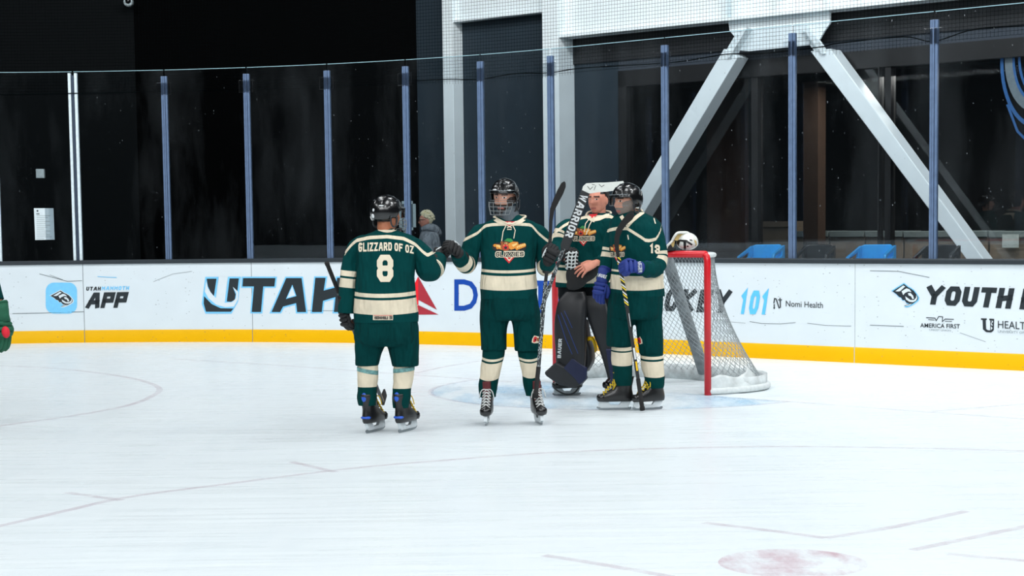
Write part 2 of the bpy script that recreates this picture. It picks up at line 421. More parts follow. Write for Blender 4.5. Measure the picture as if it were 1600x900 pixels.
def bsz(x, y):                                                # pixel -> s along the boards
    loc = BB.ray_cast(CAM, ray(x, y), 100)[0]
    if loc is None: loc = at(x, y, 18)
    r = loc-BQ; s = Vector((r.x, r.y, 0)).dot(BD)
    if s >= 0: return s
    d = Vector((loc.x-BC.x, loc.y-BC.y, 0)); th = math.atan2(-d.dot(BD), -d.dot(BN)); return -th*BR
SEAM = mat('seam_grey', (120, 128, 132), 0.6)
SEAML = mat('seam_pale', (176, 184, 188), 0.6)
for sx in (131, 394, 1336, 985):
    s = bsz(sx, 475); mb = MB(); strip(mb, s-0.004, s+0.004, [(0.014, 0.0), (0.014, 0.17), (0.002, 0.17), (0.002, 1.065), (-0.01, 1.065), (-0.01, 0)], 0.1)
    mb.build('panel_seam', SEAM if sx < 900 else SEAML, boards, smooth=False)
# ---- lettering and marks printed on the boards
INK = mat('ink_black', (34, 42, 47), 0.4, var=0.05); SKY = mat('ink_sky_blue', (118, 197, 240), 0.4, var=0.05); SKYB = mat('ink_bright_blue', (92, 190, 246), 0.4, var=0.05)
DBLUE = mat('ink_royal_blue', (0, 66, 160), 0.4, var=0.05); RED1 = mat('ink_bright_red', (235, 28, 42), 0.4, var=0.05); RED2 = mat('ink_dark_red', (168, 42, 56), 0.4, var=0.05)
BWHITE = mat('ink_white', (214, 223, 228), 0.4, var=0.02); GREYL = mat('ink_grey', (128, 140, 144), 0.4, var=0.05)
def rrect(x0, y0, x1, y1, r):
    out = []
    for cx, cy, a in ((x1-r, y1-r, 0), (x0+r, y1-r, 90), (x0+r, y0+r, 180), (x1-r, y0+r, 270)): out += circ(cx, cy, r, n=6, a0=a, a1=a+90)
    return out
def board_art(name, layers, mats): 
    o = decal(name, layers, mats, BB, boards, off=0.0035, step=28.0, lay=0.0009); return o
def mammoth(x0, y0, sx, sy, halo):
    f = lambda P: [(x0+a*sx, y0+b*sy) for a, b in P]
    head = [(0, .33), (.45, 0), (.61, .15), (.71, .21), (.82, .30), (.92, .45), (1, .61), (.97, .73), (.84, .85), (.71, .94), (.58, 1), (.45, .98), (.58, .92), (.66, .88), (.55, .85), (.47, .72), (.40, .73), (.34, .61), (.26, .58), (.18, .48), (.08, .39)]
    white1 = [(.12, .33), (.42, .07), (.50, .12), (.38, .24), (.30, .33), (.22, .34)]
    white2 = [(.36, .33), (.55, .20), (.66, .24), (.74, .36), (.62, .34), (.50, .40), (.42, .50)]
    trunk = [(.60, .42), (.70, .40), (.80, .52), (.84, .66), (.78, .68), (.72, .55), (.64, .52)]
    tusk = [(.50, .55), (.58, .62), (.70, .72), (.84, .72), (.92, .62), (.93, .5), (.97, .62), (.92, .75), (.80, .82), (.66, .80), (.53, .70)]
    tusk2 = [(.5, .96), (.62, .93), (.76, .87), (.68, .95), (.58, .98)]
    grow = [(x0+(a-.5)*sx*1.09+.5*sx, y0+(b-.5)*sy*1.1+.5*sy) for a, b in head]
    return [([grow], halo), ([f(head)], 0), ([f(white1), f(white2), f(trunk), f(tusk), f(tusk2)], 1)]
board_art('app_badge', [([rrect(71.5, 441.5, 120.5, 490, 13)], 2)] + mammoth(79, 454, 35, 25, 1), [INK, BWHITE, SKY])
board_art('team_lettering', [(block_px('UTAH', 134.5, 454, 157, 454, 6, shear=0.15, t=0.24), 0), (block_px('MAMMOTH', 158.5, 453.5, 201.5, 453, 6, shear=0.15, t=0.22), 2), (block_px('APP', 133.5, 481.7, 195.5, 480.6, 24.5, shear=0.25, t=0.27, w=0.74, gap=.08), 0)], [INK, BWHITE, SKY])
UT = [('T', [[(380, 434.5), (430.5, 434.5), (429, 447.5), (411.5, 447.5), (408, 487.5), (393.5, 487.5), (397, 447.5), (379, 447.5)]]),
      ('H', [[(493, 434), (509, 434), (506, 454), (525, 449), (527, 434), (543, 434), (538, 487.5), (522, 487.5), (524.5, 464), (505, 470), (503, 487.5), (487.5, 487.5)]])]
def grow_poly(P, g):
    cx = sum(p[0] for p in P)/len(P); n = len(P); out = []
    ar = sum(P[i][0]*P[(i+1) % n][1]-P[(i+1) % n][0]*P[i][1] for i in range(n)); sg = 1 if ar > 0 else -1
    for i in range(n):
        a, b, c = Vector(P[i-1]), Vector(P[i]), Vector(P[(i+1) % n]); d1 = (b-a).normalized(); d2 = (c-b).normalized()
        n1 = Vector((d1.y, -d1.x))*sg; n2 = Vector((d2.y, -d2.x))*sg; m = (n1+n2).normalized(); k = g/max(.5, m.dot(n1)); q = b+m*k; out.append((q.x, q.y))
    return out
A_out = [(447.5, 434.5), (471.5, 434.5), (478.5, 487.5), (464.5, 487.5), (463, 473.5), (442.5, 479), (438, 487.5), (424.5, 487.5)]; A_hole = [(457, 448), (449.5, 465), (461.5, 461.5)]
U1 = [(323, 435.5), (338.5, 435.5), (334.5, 462.5), (329, 456), (325, 447)]; U2 = [(359, 435), (373.5, 435), (371, 456), (364, 448.5), (368.5, 460), (367, 468.5), (361, 471.5), (354.5, 471)]; U3 = [(319, 462.5), (331, 475), (345, 481.5), (365, 482), (361, 487), (322, 487), (318.5, 474)]
Ufull = [(321.5, 433.2), (341, 433.2), (336, 470), (346, 476), (352, 471), (357, 433), (376, 433), (371.5, 471), (361.5, 489.5), (321.5, 489.5), (316, 474.5)]
tusk_w = [(322.5, 439), (325, 450), (331, 459), (338, 466), (352, 473), (363, 472), (369, 466), (369.5, 458), (364, 448), (372.5, 456), (372, 468), (366, 479), (352, 480), (338, 476), (326, 466), (320, 456)]
tusk_b = [(320.5, 456), (326, 466), (338, 476), (352, 480), (366, 479), (364, 482), (345, 481.5), (331, 475), (319, 462.5)]
lay = [([grow_poly(Ufull, .6), grow_poly(UT[0][1][0], 2.2), grow_poly(UT[1][1][0], 2.2), grow_poly(A_out, 2.2)], 2), ([[(342.3, 433), (355.2, 433), (351.5, 472), (337.5, 470)]], 1),
       ([U1, U2, U3, UT[0][1][0], UT[1][1][0], A_out], 0), ([tusk_w], 1), ([tusk_b, grow_poly(A_hole, 1.6)], 2), ([A_hole], 1)]
board_art('team_wordmark', lay, [INK, BWHITE, SKY])
board_art('airline_logo', [([[(653.5, 432), (654, 476), (628, 487), (628, 484)], [(653.5, 477), (655, 491), (632, 491)]], 0), ([[(653.5, 432), (683, 484), (654, 468.5)], [(653.5, 476.5), (685.5, 491.5), (654, 491.5)]], 1)], [RED1, RED2])
board_art('airline_lettering', [(text_px('D', 710, 485.5, 747, 485.5, 49, bold=0.012), 0), (text_px('ELTA', 768, 486, 907, 492, 50, 52, bold=0.012), 0)], [DBLUE])
board_art('hockey_lettering', [(block_px('HOCKEY', 985, 484, 1137, 489.5, 34, 36, shear=0.2, t=0.23, w=0.62), 0), (block_px('101', 1154.5, 490.5, 1198, 491.5, 37, 37, shear=0.16, t=0.23, w=0.62), 1)], [INK, SKYB])
board_art('sponsor_lettering', [(text_px('Nomi Health', 1228, 479, 1286, 481.5, 9.3, 9.3, bold=0.004), 0), (pl_px([(1210, 482), (1210, 476)], 1.6)+pl_px([(1209.5, 473), (1210.5, 466.5), (1213, 467), (1217.5, 481), (1219.5, 480), (1219.5, 471)], 1.7)+[circ(1210, 481, 1.4, n=8)]+pl_px([(1219, 466), (1219, 471)], 1.5)+pl_px([(1216.6, 468.5), (1221.4, 468.5)], 1.5), 0)], [INK])
board_art('mammoth_logo', mammoth(1394.5, 443.5, 40.5, 35, 2), [INK, BWHITE, SKY])
board_art('youth_hockey_lettering', [(block_px('YOUTH HOCKEY', 1444, 475.2, 1755, 492, 29, 36, shear=0.2, t=0.26, w=0.7, gap=.1), 0)], [INK])
eag = pl_px([(1448, 496.5), (1461, 497), (1463, 501), (1467, 494.5), (1473, 495), (1472.5, 502.5), (1477, 498.5), (1490, 499)], 1.2)+pl_px([(1451, 499.5), (1460, 500)], .9)+pl_px([(1477, 502), (1487, 502.3)], .9)
board_art('credit_union_lettering', [(eag+text_px('AMERICA FIRST', 1438, 511.5, 1500, 513.5, 6.6, 7, bold=0.012), 0), (text_px('CREDIT UNION', 1452, 516.5, 1486, 517.8, 2.6), 1)], [INK, GREYL])
ush = [[(1533, 497.2), (1542, 497.5), (1542, 500), (1540.5, 500), (1541, 514), (1544, 516), (1547.5, 516.2), (1547.5, 500.5), (1546, 500.3), (1546, 497.7), (1553.5, 498.2), (1553, 516), (1549, 519.5), (1541, 519), (1536, 514.5), (1535.5, 500), (1533, 499.7)]]
board_art('health_lettering', [(ush, 0), ([[(1550, 500), (1552, 503), (1549.6, 505), (1551.4, 508), (1549.4, 510), (1551, 513), (1549, 516), (1548.6, 512), (1550, 509), (1548.6, 506), (1550, 503)]], 1), (text_px('HEALTH', 1559.5, 512.5, 1612, 515.5, 11.5), 0), (text_px('UNIVERSITY OF UTAH', 1559.5, 519.5, 1618, 522.5, 3.6), 2)], [INK, BWHITE, GREYL])
SCUFF = mat('scuff_grey', (90, 98, 102), 0.6)
sc = [pl_px(q, w_) for q, w_ in (([(62, 428), (85, 434), (105, 439.5), (128, 438.5)], .7), ([(78, 429.5), (98, 437)], .5), ([(20, 490), (70, 489), (131, 487)], .8), ([(1172, 502.5), (1190, 505.5), (1220, 506), (1243, 504)], .7), ([(1262, 505), (1290, 508.5), (1330, 509.5)], .6), ([(1360, 423), (1405, 424), (1452, 433.5)], .8), ([(1360, 508), (1412, 510)], .8), ([(240, 440), (270, 428), (300, 424)], .4), ([(480, 485), (530, 485.5)], .5), ([(1130, 502), (1165, 505)], .4), ([(1500, 520), (1540, 534)], .5))]
board_art('scuff_marks', [(sum(sc, []), 0), (pl_px([(153, 432), (167, 433), (182, 433.5)], 1.0), 1)], [SCUFF, SKY])

# ---- glass above the boards
m, t, b = new_mat('rink_glass'); t.n.remove(b); v = t.obj()
tr = t.add('ShaderNodeBsdfTransparent'); tr.inputs[0].default_value = (0.93, 0.955, 0.97, 1)
gl = t.add('ShaderNodeBsdfGlossy'); gl.inputs['Roughness'].default_value = 0.01; gl.inputs[0].default_value = (0.9, 0.96, 1, 1)
fr = t.add('ShaderNodeFresnel'); fr.inputs[0].default_value = 1.5
mx = t.add('ShaderNodeMixShader'); t.link(t.math('MULTIPLY', fr.outputs[0], 0.8), mx.inputs[0]); t.link(tr.outputs[0], mx.inputs[1]); t.link(gl.outputs[0], mx.inputs[2])
def specks(scale, thr, keep, seedv):
    vo = t.add('ShaderNodeTexVoronoi'); vo.inputs['Scale'].default_value = scale
    mp = t.add('ShaderNodeMapping'); mp.inputs['Location'].default_value = (seedv, seedv*1.7, 0); mp.inputs['Scale'].default_value = (1.25, 1.25, .62); mp.inputs['Rotation'].default_value = (.3, .5, 0); t.link(v, mp.inputs[0]); t.link(mp.outputs[0], vo.inputs['Vector'])
    return t.math('MULTIPLY', t.math('LESS_THAN', t.math('ADD', vo.outputs['Distance'], t.math('MULTIPLY', t.noise(70, 2, v), 0.12)), thr), t.math('GREATER_THAN', vo.outputs['Color'], keep))
sp = t.math('MAXIMUM', specks(11, 0.115, 0.4, 0), specks(5.5, 0.095, 0.3, 3))
gx = t.add('ShaderNodeSeparateXYZ'); t.link(v, gx.inputs[0])
patch = t.ramp(t.math('ADD', t.noise(0.8, 2, v), t.math('MULTIPLY', gx.outputs[0], 0.035)), [(0.28, (0.0,)*3), (0.5, (1,)*3)])
di = t.add('ShaderNodeBsdfDiffuse'); di.inputs[0].default_value = (0.5, 0.56, 0.6, 1)
mx2 = t.add('ShaderNodeMixShader'); smear = t.ramp(t.noise(1.6, 5, t.obj((1, 1, 0.25)), 0.65), [(0.45, (0.0,)*3), (0.8, (0.02,)*3)])
fac = t.math('MAXIMUM', t.math('MULTIPLY', t.math('MULTIPLY', sp, patch), 0.3), smear)
t.link(fac, mx2.inputs[0]); t.link(mx.outputs[0], mx2.inputs[1]); t.link(di.outputs[0], mx2.inputs[2]); t.link(mx2.outputs[0], t.n['Material Output'].inputs[0])
GLASS = m
EDGE = mat('glass_edge', (150, 185, 195), 0.25, spec=0.8)  # pale colour stands in for the light that pane tops catch
POST = mat('post_blue_grey', (94, 114, 144), 0.3, metal=0.1, var=0.12, scale=14); POSTW = mat('door_post_white', (212, 226, 232), 0.4)
CLIP, t, b = new_mat('clear_clip'); t.n.remove(b)
tr = t.add('ShaderNodeBsdfTransparent'); tr.inputs[0].default_value = (0.95, 0.97, 0.99, 1); gl = t.add('ShaderNodeBsdfGlossy'); gl.inputs['Roughness'].default_value = 0.15
mx = t.add('ShaderNodeMixShader'); fr = t.add('ShaderNodeFresnel'); fr.inputs[0].default_value = 1.6; t.link(fr.outputs[0], mx.inputs[0]); t.link(tr.outputs[0], mx.inputs[1]); t.link(gl.outputs[0], mx.inputs[2]); t.link(mx.outputs[0], t.n['Material Output'].inputs[0])
ZG = 3.66
posts_px = [(-245, 'p'), (-120, 'p'), (0.5, 'w'), (121, 'd'), (262, 'p'), (389, 'p'), (513.5, 'p'), (634.5, 'p'), (750, 'p'), (858, 'p'), (1035, 'p'), (1233, 'p'), (1453, 'p'), (1690, 'p')]
ps = [(bsz(x, 425), k) for x, k in posts_px]
GO = -0.07
def sliver(mb, s, z0, z1, w, o0, o1, mi=0):
    strip(mb, s-w/2, s+w/2, [(o0, z0), (o0, z1), (o1, z1), (o1, z0)], 1.0, mi)
for i, (s, k) in enumerate(ps):
    if i < len(ps)-1:
        s2 = ps[i+1][0]; mb = MB(); strip(mb, s+0.012, s2-0.012, [(GO+.006, 1.112), (GO+.006, ZG-.004), (GO-.006, ZG-.004), (GO-.006, 1.112)], 0.3)
        win = struct(mb.build('window_%d' % (i+1), GLASS, angle=40))
        mb = MB(); strip(mb, s+0.012, s2-0.012, [(GO+.006, ZG-.004), (GO+.006, ZG+.003), (GO-.006, ZG+.003), (GO-.006, ZG-.004)], 0.3)
        mb.build('glass_edge', EDGE, win, smooth=False)
    mb = MB()
    if k == 'd':
        for ds in (-0.042, 0.042): sliver(mb, s+ds, 1.115, ZG-0.02, 0.036, GO+.03, GO-.03)
        mb.build('door_post', POSTW, win, smooth=False, bevel=0.004); mb = MB(); sliver(mb, s, 1.115, ZG-.05, 0.03, GO+.015, GO-.02); mb.build('door_gasket', mat('gasket', (40, 55, 75), 0.6), win, smooth=False)
    elif k == 'w': sliver(mb, s, 1.115, 2.25, 0.035, GO+.03, GO-.03); mb.build('door_post', POSTW, win, smooth=False, bevel=0.004)
    else:
        for ds in (-0.028, 0.0, 0.028): sliver(mb, s+ds, 1.115, ZG-0.085, 0.026 if ds else 0.02, GO+(.022 if ds else .03), GO-.025)
        po = mb.build('glass_post', POST, win, smooth=False, bevel=0.003)
        mb = MB(); sliver(mb, s, ZG-0.33, ZG-0.17, 0.2, GO+.03, GO+.022); mb.build('clip_plate', CLIP, win, smooth=False, bevel=0.004)
# ---- protective netting above the glass, with its lower cord
NETM = mat('netting_black', (7, 11, 12), 0.9, var=0.02, spec=0); mb = MB()
s = -21.0; NO = -0.13
while s < 9.0:
    q = bp(s, 0, NO); d = (bp(s+.01, 0, NO)-q).normalized()*0.0016; nn = Vector((-d.y, d.x, 0))
    zb = 3.34+0.03*math.sin(s*1.3)
    mb.loft([[Vector((q.x, q.y, z))+d, Vector((q.x, q.y, z))-d, Vector((q.x, q.y, z))+nn] for z in (zb, 5.6)], caps=False); s += 0.042
z = 3.36
while z < 5.6:
    strip(mb, -21, 9, [(NO+.002, z), (NO-.001, z+.0016), (NO-.001, z-.0016)], 0.6); z += 0.042
netting = mb.build('safety_netting', NETM, smooth=False); netting['kind'] = 'stuff'
thing(netting, 'fine black safety netting hanging above the rink glass', 'netting')
cordpts = [(-100, 150), (300, 142), (560, 133), (640, 127), (700, 124), (745, 124), (800, 115), (850, 114), (897, 107), (960, 103), (1050, 97), (1125, 85), (1180, 84), (1270, 74), (1300, 68), (1400, 58), (1447, 65), (1512, 46), (1600, 40), (1720, 28)]
mb = MB(); cp = []
for x, y in cordpts:
    s = bsz(x, 425); q = bp(s, 0, NO); d = (Vector((q.x, q.y, H))-CAM); r_ = ray(x, y); k = math.hypot(d.x, d.y)/math.hypot(r_.x, r_.y); cp.append(Vector((q.x, q.y, (CAM+r_*k).z)))
mb.tube(catmull(cp, 6), 0.006, 6); mb.build('bottom_cord', NETM, netting)

# ================================================================== BEHIND THE GLASS
WQ = Vector((0, 25.5, 0))
def wpt(t_, n_, z): return WQ + BD*t_ + BN*n_ + Vector((0, 0, z))
def wtz(x, y, n_=0.0):                                       # pixel -> (t, z) on the wall plane pushed n_ metres towards the ice
    d = ray(x, y); q = WQ + BN*n_; k = (q-CAM).dot(BN)/d.dot(BN); p = CAM+d*k; return (p-WQ).dot(BD), p.z
def wbox(mb, t0, t1, n0, n1, z0, z1, mi=0): mb.box(wpt((t0+t1)/2, (n0+n1)/2, (z0+z1)/2), BD*(t1-t0)/2, BN*(n1-n0)/2, Vector((0, 0, (z1-z0)/2)), mi)
def wprism(mb, pxs, n0, n1, mi=0):                           # outline traced at depth n1, given thickness back to n0
    pts = [wtz(x, y, n1) for x, y in pxs]; mb.prism([wpt(a, n1, c) for a, c in pts], BN*(n0-n1), mi)
RUB = mat('rubber_floor', (30, 32, 34), 0.85)
mb = MB(); mb.box((0, 22, -0.06), (26, 0, 0), (0, 16, 0), (0, 0, 0.05)); struct(mb.build('floor', RUB, smooth=False))
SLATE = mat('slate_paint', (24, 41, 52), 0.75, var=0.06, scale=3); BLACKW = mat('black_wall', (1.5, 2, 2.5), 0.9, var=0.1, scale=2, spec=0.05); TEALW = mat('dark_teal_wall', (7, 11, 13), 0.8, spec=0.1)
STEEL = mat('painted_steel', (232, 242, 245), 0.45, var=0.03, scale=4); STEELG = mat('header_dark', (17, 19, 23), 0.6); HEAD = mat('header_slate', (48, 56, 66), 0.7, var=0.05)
tc = wtz(653, 200)[0]; tw, _ = wtz(968, 250); ztop = wtz(1315, 82)[1]; zf = 8.5
mb = MB(); wbox(mb, tc, tw, -0.15, 0, 0, zf); wend = struct(mb.build('wall_end', SLATE, smooth=False))
mb = MB(); wbox(mb, tw, 13, -0.15, 0, ztop, zf); mb.build('header', HEAD, wend, smooth=False)
cpt = wpt(tc, 0, 0); p2 = at(214, 200, 28.2); p2.z = 0; p3 = Vector((-17, 27.0, 0))
def vwall(name, a, b_, z0, z1, m, th=0.12):
    mb = MB(); d = (b_-a).normalized(); nn = Vector((-d.y, d.x, 0)); nn = nn if nn.y > 0 else -nn
    mb.box((a+b_)/2+nn*th/2+Vector((0, 0, (z0+z1)/2)), (b_-a)/2, nn*th/2, Vector((0, 0, (z1-z0)/2))); return struct(mb.build(name, m, smooth=False))
vwall('wall_left', cpt, p2, 0, zf, BLACKW); vwall('wall_left', p2, p3, 0, zf, TEALW)
CEIL = mat('ceiling_dark', (26, 30, 34), 0.9)
mb = MB(); mb.box((0, 12, 10.6), (30, 0, 0), (0, 30, 0), (0, 0, .1)); struct(mb.build('ceiling', CEIL, smooth=False))
mb = MB(); mb.box((0, -15, 5), (30, 0, 0), (0, .1, 0), (0, 0, 5.6)); struct(mb.build('wall_back', CEIL, smooth=False))
mb = MB(); mb.box((19, 6, 5), (.1, 0, 0), (0, 22, 0), (0, 0, 5.6)); struct(mb.build('wall_right', CEIL, smooth=False))
# columns
def column(xl, xr, off, label):
    t0 = wtz(xl, 150, off)[0]; t1 = wtz(xr, 150, off)[0]; mb = MB(); wbox(mb, t0, t1, 0.0, off, 0, zf)
    return struct(mb.build('steel_column', STEEL, smooth=False, bevel=0.006), label), t0, t1
_, c1a, c1b = column(692.5, 708.5, 0.22, 'narrow white steel column against the slate wall')
_, c2a, c2b = column(848, 873, 0.36, 'wide white steel column beside the dark window')
# beams (I sections seen from the front)
def beam(t0, t1, z0, z1, off, label, fl=0.03, fw=0.16, stiff=()):
    mb = MB(); wbox(mb, t0, t1, off-fw, off, z0, z0+fl); wbox(mb, t0, t1, off-fw, off, z1-fl, z1); wbox(mb, t0, t1, off-fw/2-.01, off-fw/2+.01, z0+fl, z1-fl)
    for s_ in stiff: wbox(mb, s_-.012, s_+.012, off-fw+.01, off-.012, z0+fl, z1-fl)
    return struct(mb.build('steel_beam', STEEL, smooth=False), label)
zb1 = wtz(780, 26.5, 0.2)[1]; beam(c1b, c2a, zb1, zb1+0.62, 0.2, 'short white beam between the two columns')
zb2 = wtz(1100, 35.5, 0.34)[1]
ts = [wtz(x, 20, 0.34)[0] for x in (1131, 1145, 1210, 1290, 1340)]
tb1 = wtz(1460, 10, .34)[0]
beam(c2b, 13, zb2, zb2+0.95, 0.34, 'long white beam above the dark window', fl=.03, fw=.3, stiff=ts)
mb = MB(); wbox(mb, c2b, 13, 0.0, 0.03, zb2-0.35, zb2); mb.build('dark_strip', STEELG, wend, smooth=False)  # near-black strip on the wall just below the long beam
# gusset plate, two diagonal braces with their bolted ends
gus = [(1138, 34), (1140, 48), (1150, 60), (1140, 78), (1170, 80), (1268, 70), (1276, 70), (1287, 50), (1297, 36), (1297, 16)]
mb = MB(); wprism(mb, gus, 0.19, 0.22); struct(mb.build('gusset_plate', STEEL, smooth=False), 'white gusset plate under the long beam joining both braces')
def brace(edge_l, edge_r, label, ext):
    (xa, ya), (xb, yb) = edge_l; (xc, yc), (xd, yd) = edge_r; n1 = 0.32; n0 = 0.06
    k = ext; xb2, yb2 = xa+(xb-xa)*k, ya+(yb-ya)*k; xd2, yd2 = xc+(xd-xc)*k, yc+(yd-yc)*k
    mb = MB(); wprism(mb, [(xa, ya), (xc, yc), (xd2, yd2), (xb2, yb2)], n0, n1); br = struct(mb.build('diagonal_brace', STEEL, smooth=False, bevel=0.01), label)
    a = Vector(((xa+xc)/2, (ya+yc)/2)); d = (Vector(((xb+xd)/2, (yb+yd)/2))-a).normalized(); e = Vector((-d.y, d.x))
    mb = MB(); q = lambda u, w_: tuple(a+d*u+e*w_)
    wprism(mb, [q(-46, -1.6), q(-46, 1.6), q(8, 1.6), q(8, -1.6)], 0.21, 0.36); wprism(mb, [q(-44, -8.5), q(-44, 8.5), q(-2, 8.5), q(-2, -8.5)], 0.22, 0.235)
    for u in (-38, -29, -20, -11):
        for w_ in (-5.4, 5.4):
            tz = wtz(*q(u, w_), .24); c = wpt(tz[0], .235, tz[1]); mb.tube([c, c+BN*.022], .016, 8)
    mb.build('bolted_splice', STEEL, br, smooth=False)
brace([(1131, 76), (1000, 298)], [(1153, 89), (1019, 311)], 'white diagonal brace running down to the left behind the goal', 1.55)
brace([(1266, 80), (1509, 404)], [(1297, 76), (1536, 404)], 'white diagonal brace running down to the right behind the boards', 1.25)
# window in the end wall: frame, panes, room behind
WFR = mat('window_frame_black', (10, 11, 13), 0.5)
mb = MB(); t160, t170, t370 = wtz(1161, 300)[0], wtz(1172, 300)[0], wtz(1371, 300)[0]
wbox(mb, tw, tw+.14, -.14, .02, 0, ztop); wbox(mb, tw, 13, -.14, .02, ztop-.22, ztop)
for a, w_ in ((t170+.02, .1), (t370, .02), (t370+.1, .08)): wbox(mb, a, a+w_, -.12, .0, 0, ztop-.2)
win = struct(mb.build('window_20', WFR, smooth=False))
WG, t, b = new_mat('room_glass'); t.n.remove(b)
tr = t.add('ShaderNodeBsdfTransparent'); tr.inputs[0].default_value = (0.75, 0.78, 0.8, 1); gl = t.add('ShaderNodeBsdfGlossy'); gl.inputs['Roughness'].default_value = 0.03
fr = t.add('ShaderNodeFresnel'); fr.inputs[0].default_value = 1.5; mx = t.add('ShaderNodeMixShader'); t.link(fr.outputs[0], mx.inputs[0]); t.link(tr.outputs[0], mx.inputs[1]); t.link(gl.outputs[0], mx.inputs[2]); t.link(mx.outputs[0], t.n['Material Output'].inputs[0])
mb = MB(); wbox(mb, tw+.1, 13, -.075, -.065, 0.02, ztop-.2); mb.build('pane', WG, win, smooth=False)
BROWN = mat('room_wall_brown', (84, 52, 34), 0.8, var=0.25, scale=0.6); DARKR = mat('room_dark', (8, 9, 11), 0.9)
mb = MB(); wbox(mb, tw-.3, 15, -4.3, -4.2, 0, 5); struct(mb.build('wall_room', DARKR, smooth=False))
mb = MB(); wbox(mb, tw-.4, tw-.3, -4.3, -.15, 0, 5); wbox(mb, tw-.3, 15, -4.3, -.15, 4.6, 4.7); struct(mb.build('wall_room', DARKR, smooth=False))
tb0 = wtz(960, 300, -2.6)[0]; tb2 = wtz(1164, 300, -2.6)[0]
mb = MB(); wbox(mb, tb0-1, tb2, -2.7, -2.6, 0, 4.6); struct(mb.build('wall_partition', BROWN, smooth=False))
t0, t1 = wtz(1255, 250, -.7)[0], wtz(1278, 250, -.7)[0]
mb = MB(); wbox(mb, t0, t1, -.9, -.7, 0, wtz(1265, 128, -.7)[1]); struct(mb.build('wooden_column', mat('column_wood', (64, 46, 34), 0.7, scale=6), smooth=False), 'brown wooden column standing inside the dark room')
l = bpy.data.lights.new('room_fill', 'POINT'); l.shadow_soft_size = .15; l.energy = 26; l.color = (1, .66, .42); o = bpy.data.objects.new('room_fill', l); COL.objects.link(o); o.location = wpt(tb0+1.5, -1.7, 1.3)  # warm fill added to brighten the brown partition
l = bpy.data.lights.new('room_fill', 'AREA'); l.shape = 'RECTANGLE'; l.size = 5; l.size_y = .6; l.energy = 190; l.color = (1, .9, .8); o = bpy.data.objects.new('room_fill', l); COL.objects.link(o); o.location = wpt(7.5, -.4, 3.3); o.rotation_euler.z = -ANG  # area fill added so the cabinet fronts show up
# benches / cabinets in the room
CAB = mat('cabinet_wood', (132, 116, 98), 0.7, var=.12, scale=5); LEDGE = mat('ledge_pale', (120, 132, 132), 0.6)
xs = [(1176, 1236, 0), (1238, 1296, 1), (1296, 1352, 1), (1352, 1412, 1), (1412, 1545, 1), (1545, 1640, 1)]
for i, (xa, xb, led) in enumerate(xs):
    ta, tb_ = wtz(xa, 375, -1.2)[0], wtz(xb, 375, -1.2)[0]; zt = wtz((xa+xb)/2, 361 if led else 346, -1.2)[1]
    e = empty('low_cabinet', wpt((ta+tb_)/2, -1.35, 0)); e.rotation_euler.z = -ANG; bpy.context.view_layer.update()
    mb = MB(); wbox(mb, ta+.012, tb_-.012, -1.7, -1.2, 0, zt-.08); mb.build('cabinet_body', CAB, e, smooth=False, bevel=.006)
    mb = MB(); wbox(mb, ta+.012, tb_-.012, -1.72, -1.17, zt-.08, zt); mb.build('ledge', LEDGE if led else CAB, e, smooth=False, bevel=.006)
    thing(e, ['brown low cabinet without pale ledge behind the left blue skating aid', 'brown cabinet with pale ledge below the wooden column', 'brown cabinet with pale ledge right of the wooden column', 'brown cabinet with pale ledge behind the second blue skating aid', 'widest brown cabinet crossed by the right white brace', 'brown cabinet with white notice at the right photo edge'][i], 'cabinet', 'low cabinets in the dark room')
mb = MB(); a, c = wtz(1566, 387, -1.15); a2, c2 = wtz(1592, 366, -1.15); wbox(mb, a, a2, -1.155, -1.145, c, c2); thing(mb.build('paper_notice', mat('paper', (196, 208, 205), 0.8), smooth=False), 'small pale notice on the cabinet at the right edge', 'notice')
# mural logo at the right end of the window: curved tusks
def wall_art(name, layers, mats, n_):
    mb = MB(); wbox(mb, -3, 13, n_-.01, n_, 0, 8); tmp = mb.build('tmp', SLATE, smooth=False); bv = bvh_of(tmp); o = decal(name, layers, mats, bv, None, off=.002, step=40, lay=.001); bpy.data.objects.remove(tmp); return o
def arcband(cx, cy, rx, ry, w0, a0, a1, n=22):
    o_ = circ(cx, cy, rx, ry, n, a0, a1); i_ = circ(cx+w0*.25, cy-w0*.3, rx-w0, ry-w0*1.3, n, a0, a1); return [[o_[i], o_[i+1], i_[i+1], i_[i]] for i in range(n)]
MB1 = mat('mural_blue', (28, 84, 140), 0.6); MB2 = mat('mural_grey', (96, 110, 118), 0.6)
wl = wall_art('window_mural', [(arcband(1618, 100, 55, 100, 4, 80, 250), 0), (arcband(1616, 95, 46, 80, 11, 70, 230), 1), (arcband(1616, 92, 34, 68, 3, 80, 250), 0), (arcband(1618, 90, 27, 58, 3, 80, 250), 0), (pl_px([(1575, 165), (1590, 205), (1610, 225)], 4), 0)], [MB1, MB2], -.05)
thing(wl, 'blue and grey curved tusk logo on the window at the right edge', 'wall logo')
# dome camera on the black wall
e = empty('dome_camera', at(200, 3, 27.9)); c = e.location
mb = MB(); mb.tube([c+Vector((0, .12, 0)), c+Vector((0, .0, 0)), c+Vector((0, -.03, 0))], [.075, .075, .06], 20, hint=(1, 0, 0)); mb.build('housing', mat('camera_white', (190, 205, 208), 0.4), e)
mb = MB(); mb.ellipsoid(c+Vector((.008, -.03, .012)), (.046, 0, 0), (0, .04, 0), (0, 0, .046)); mb.build('lens_dome', mat('dome_black', (8, 8, 10), 0.1), e)
thing(e, 'small white round dome camera high on the black wall', 'security camera')
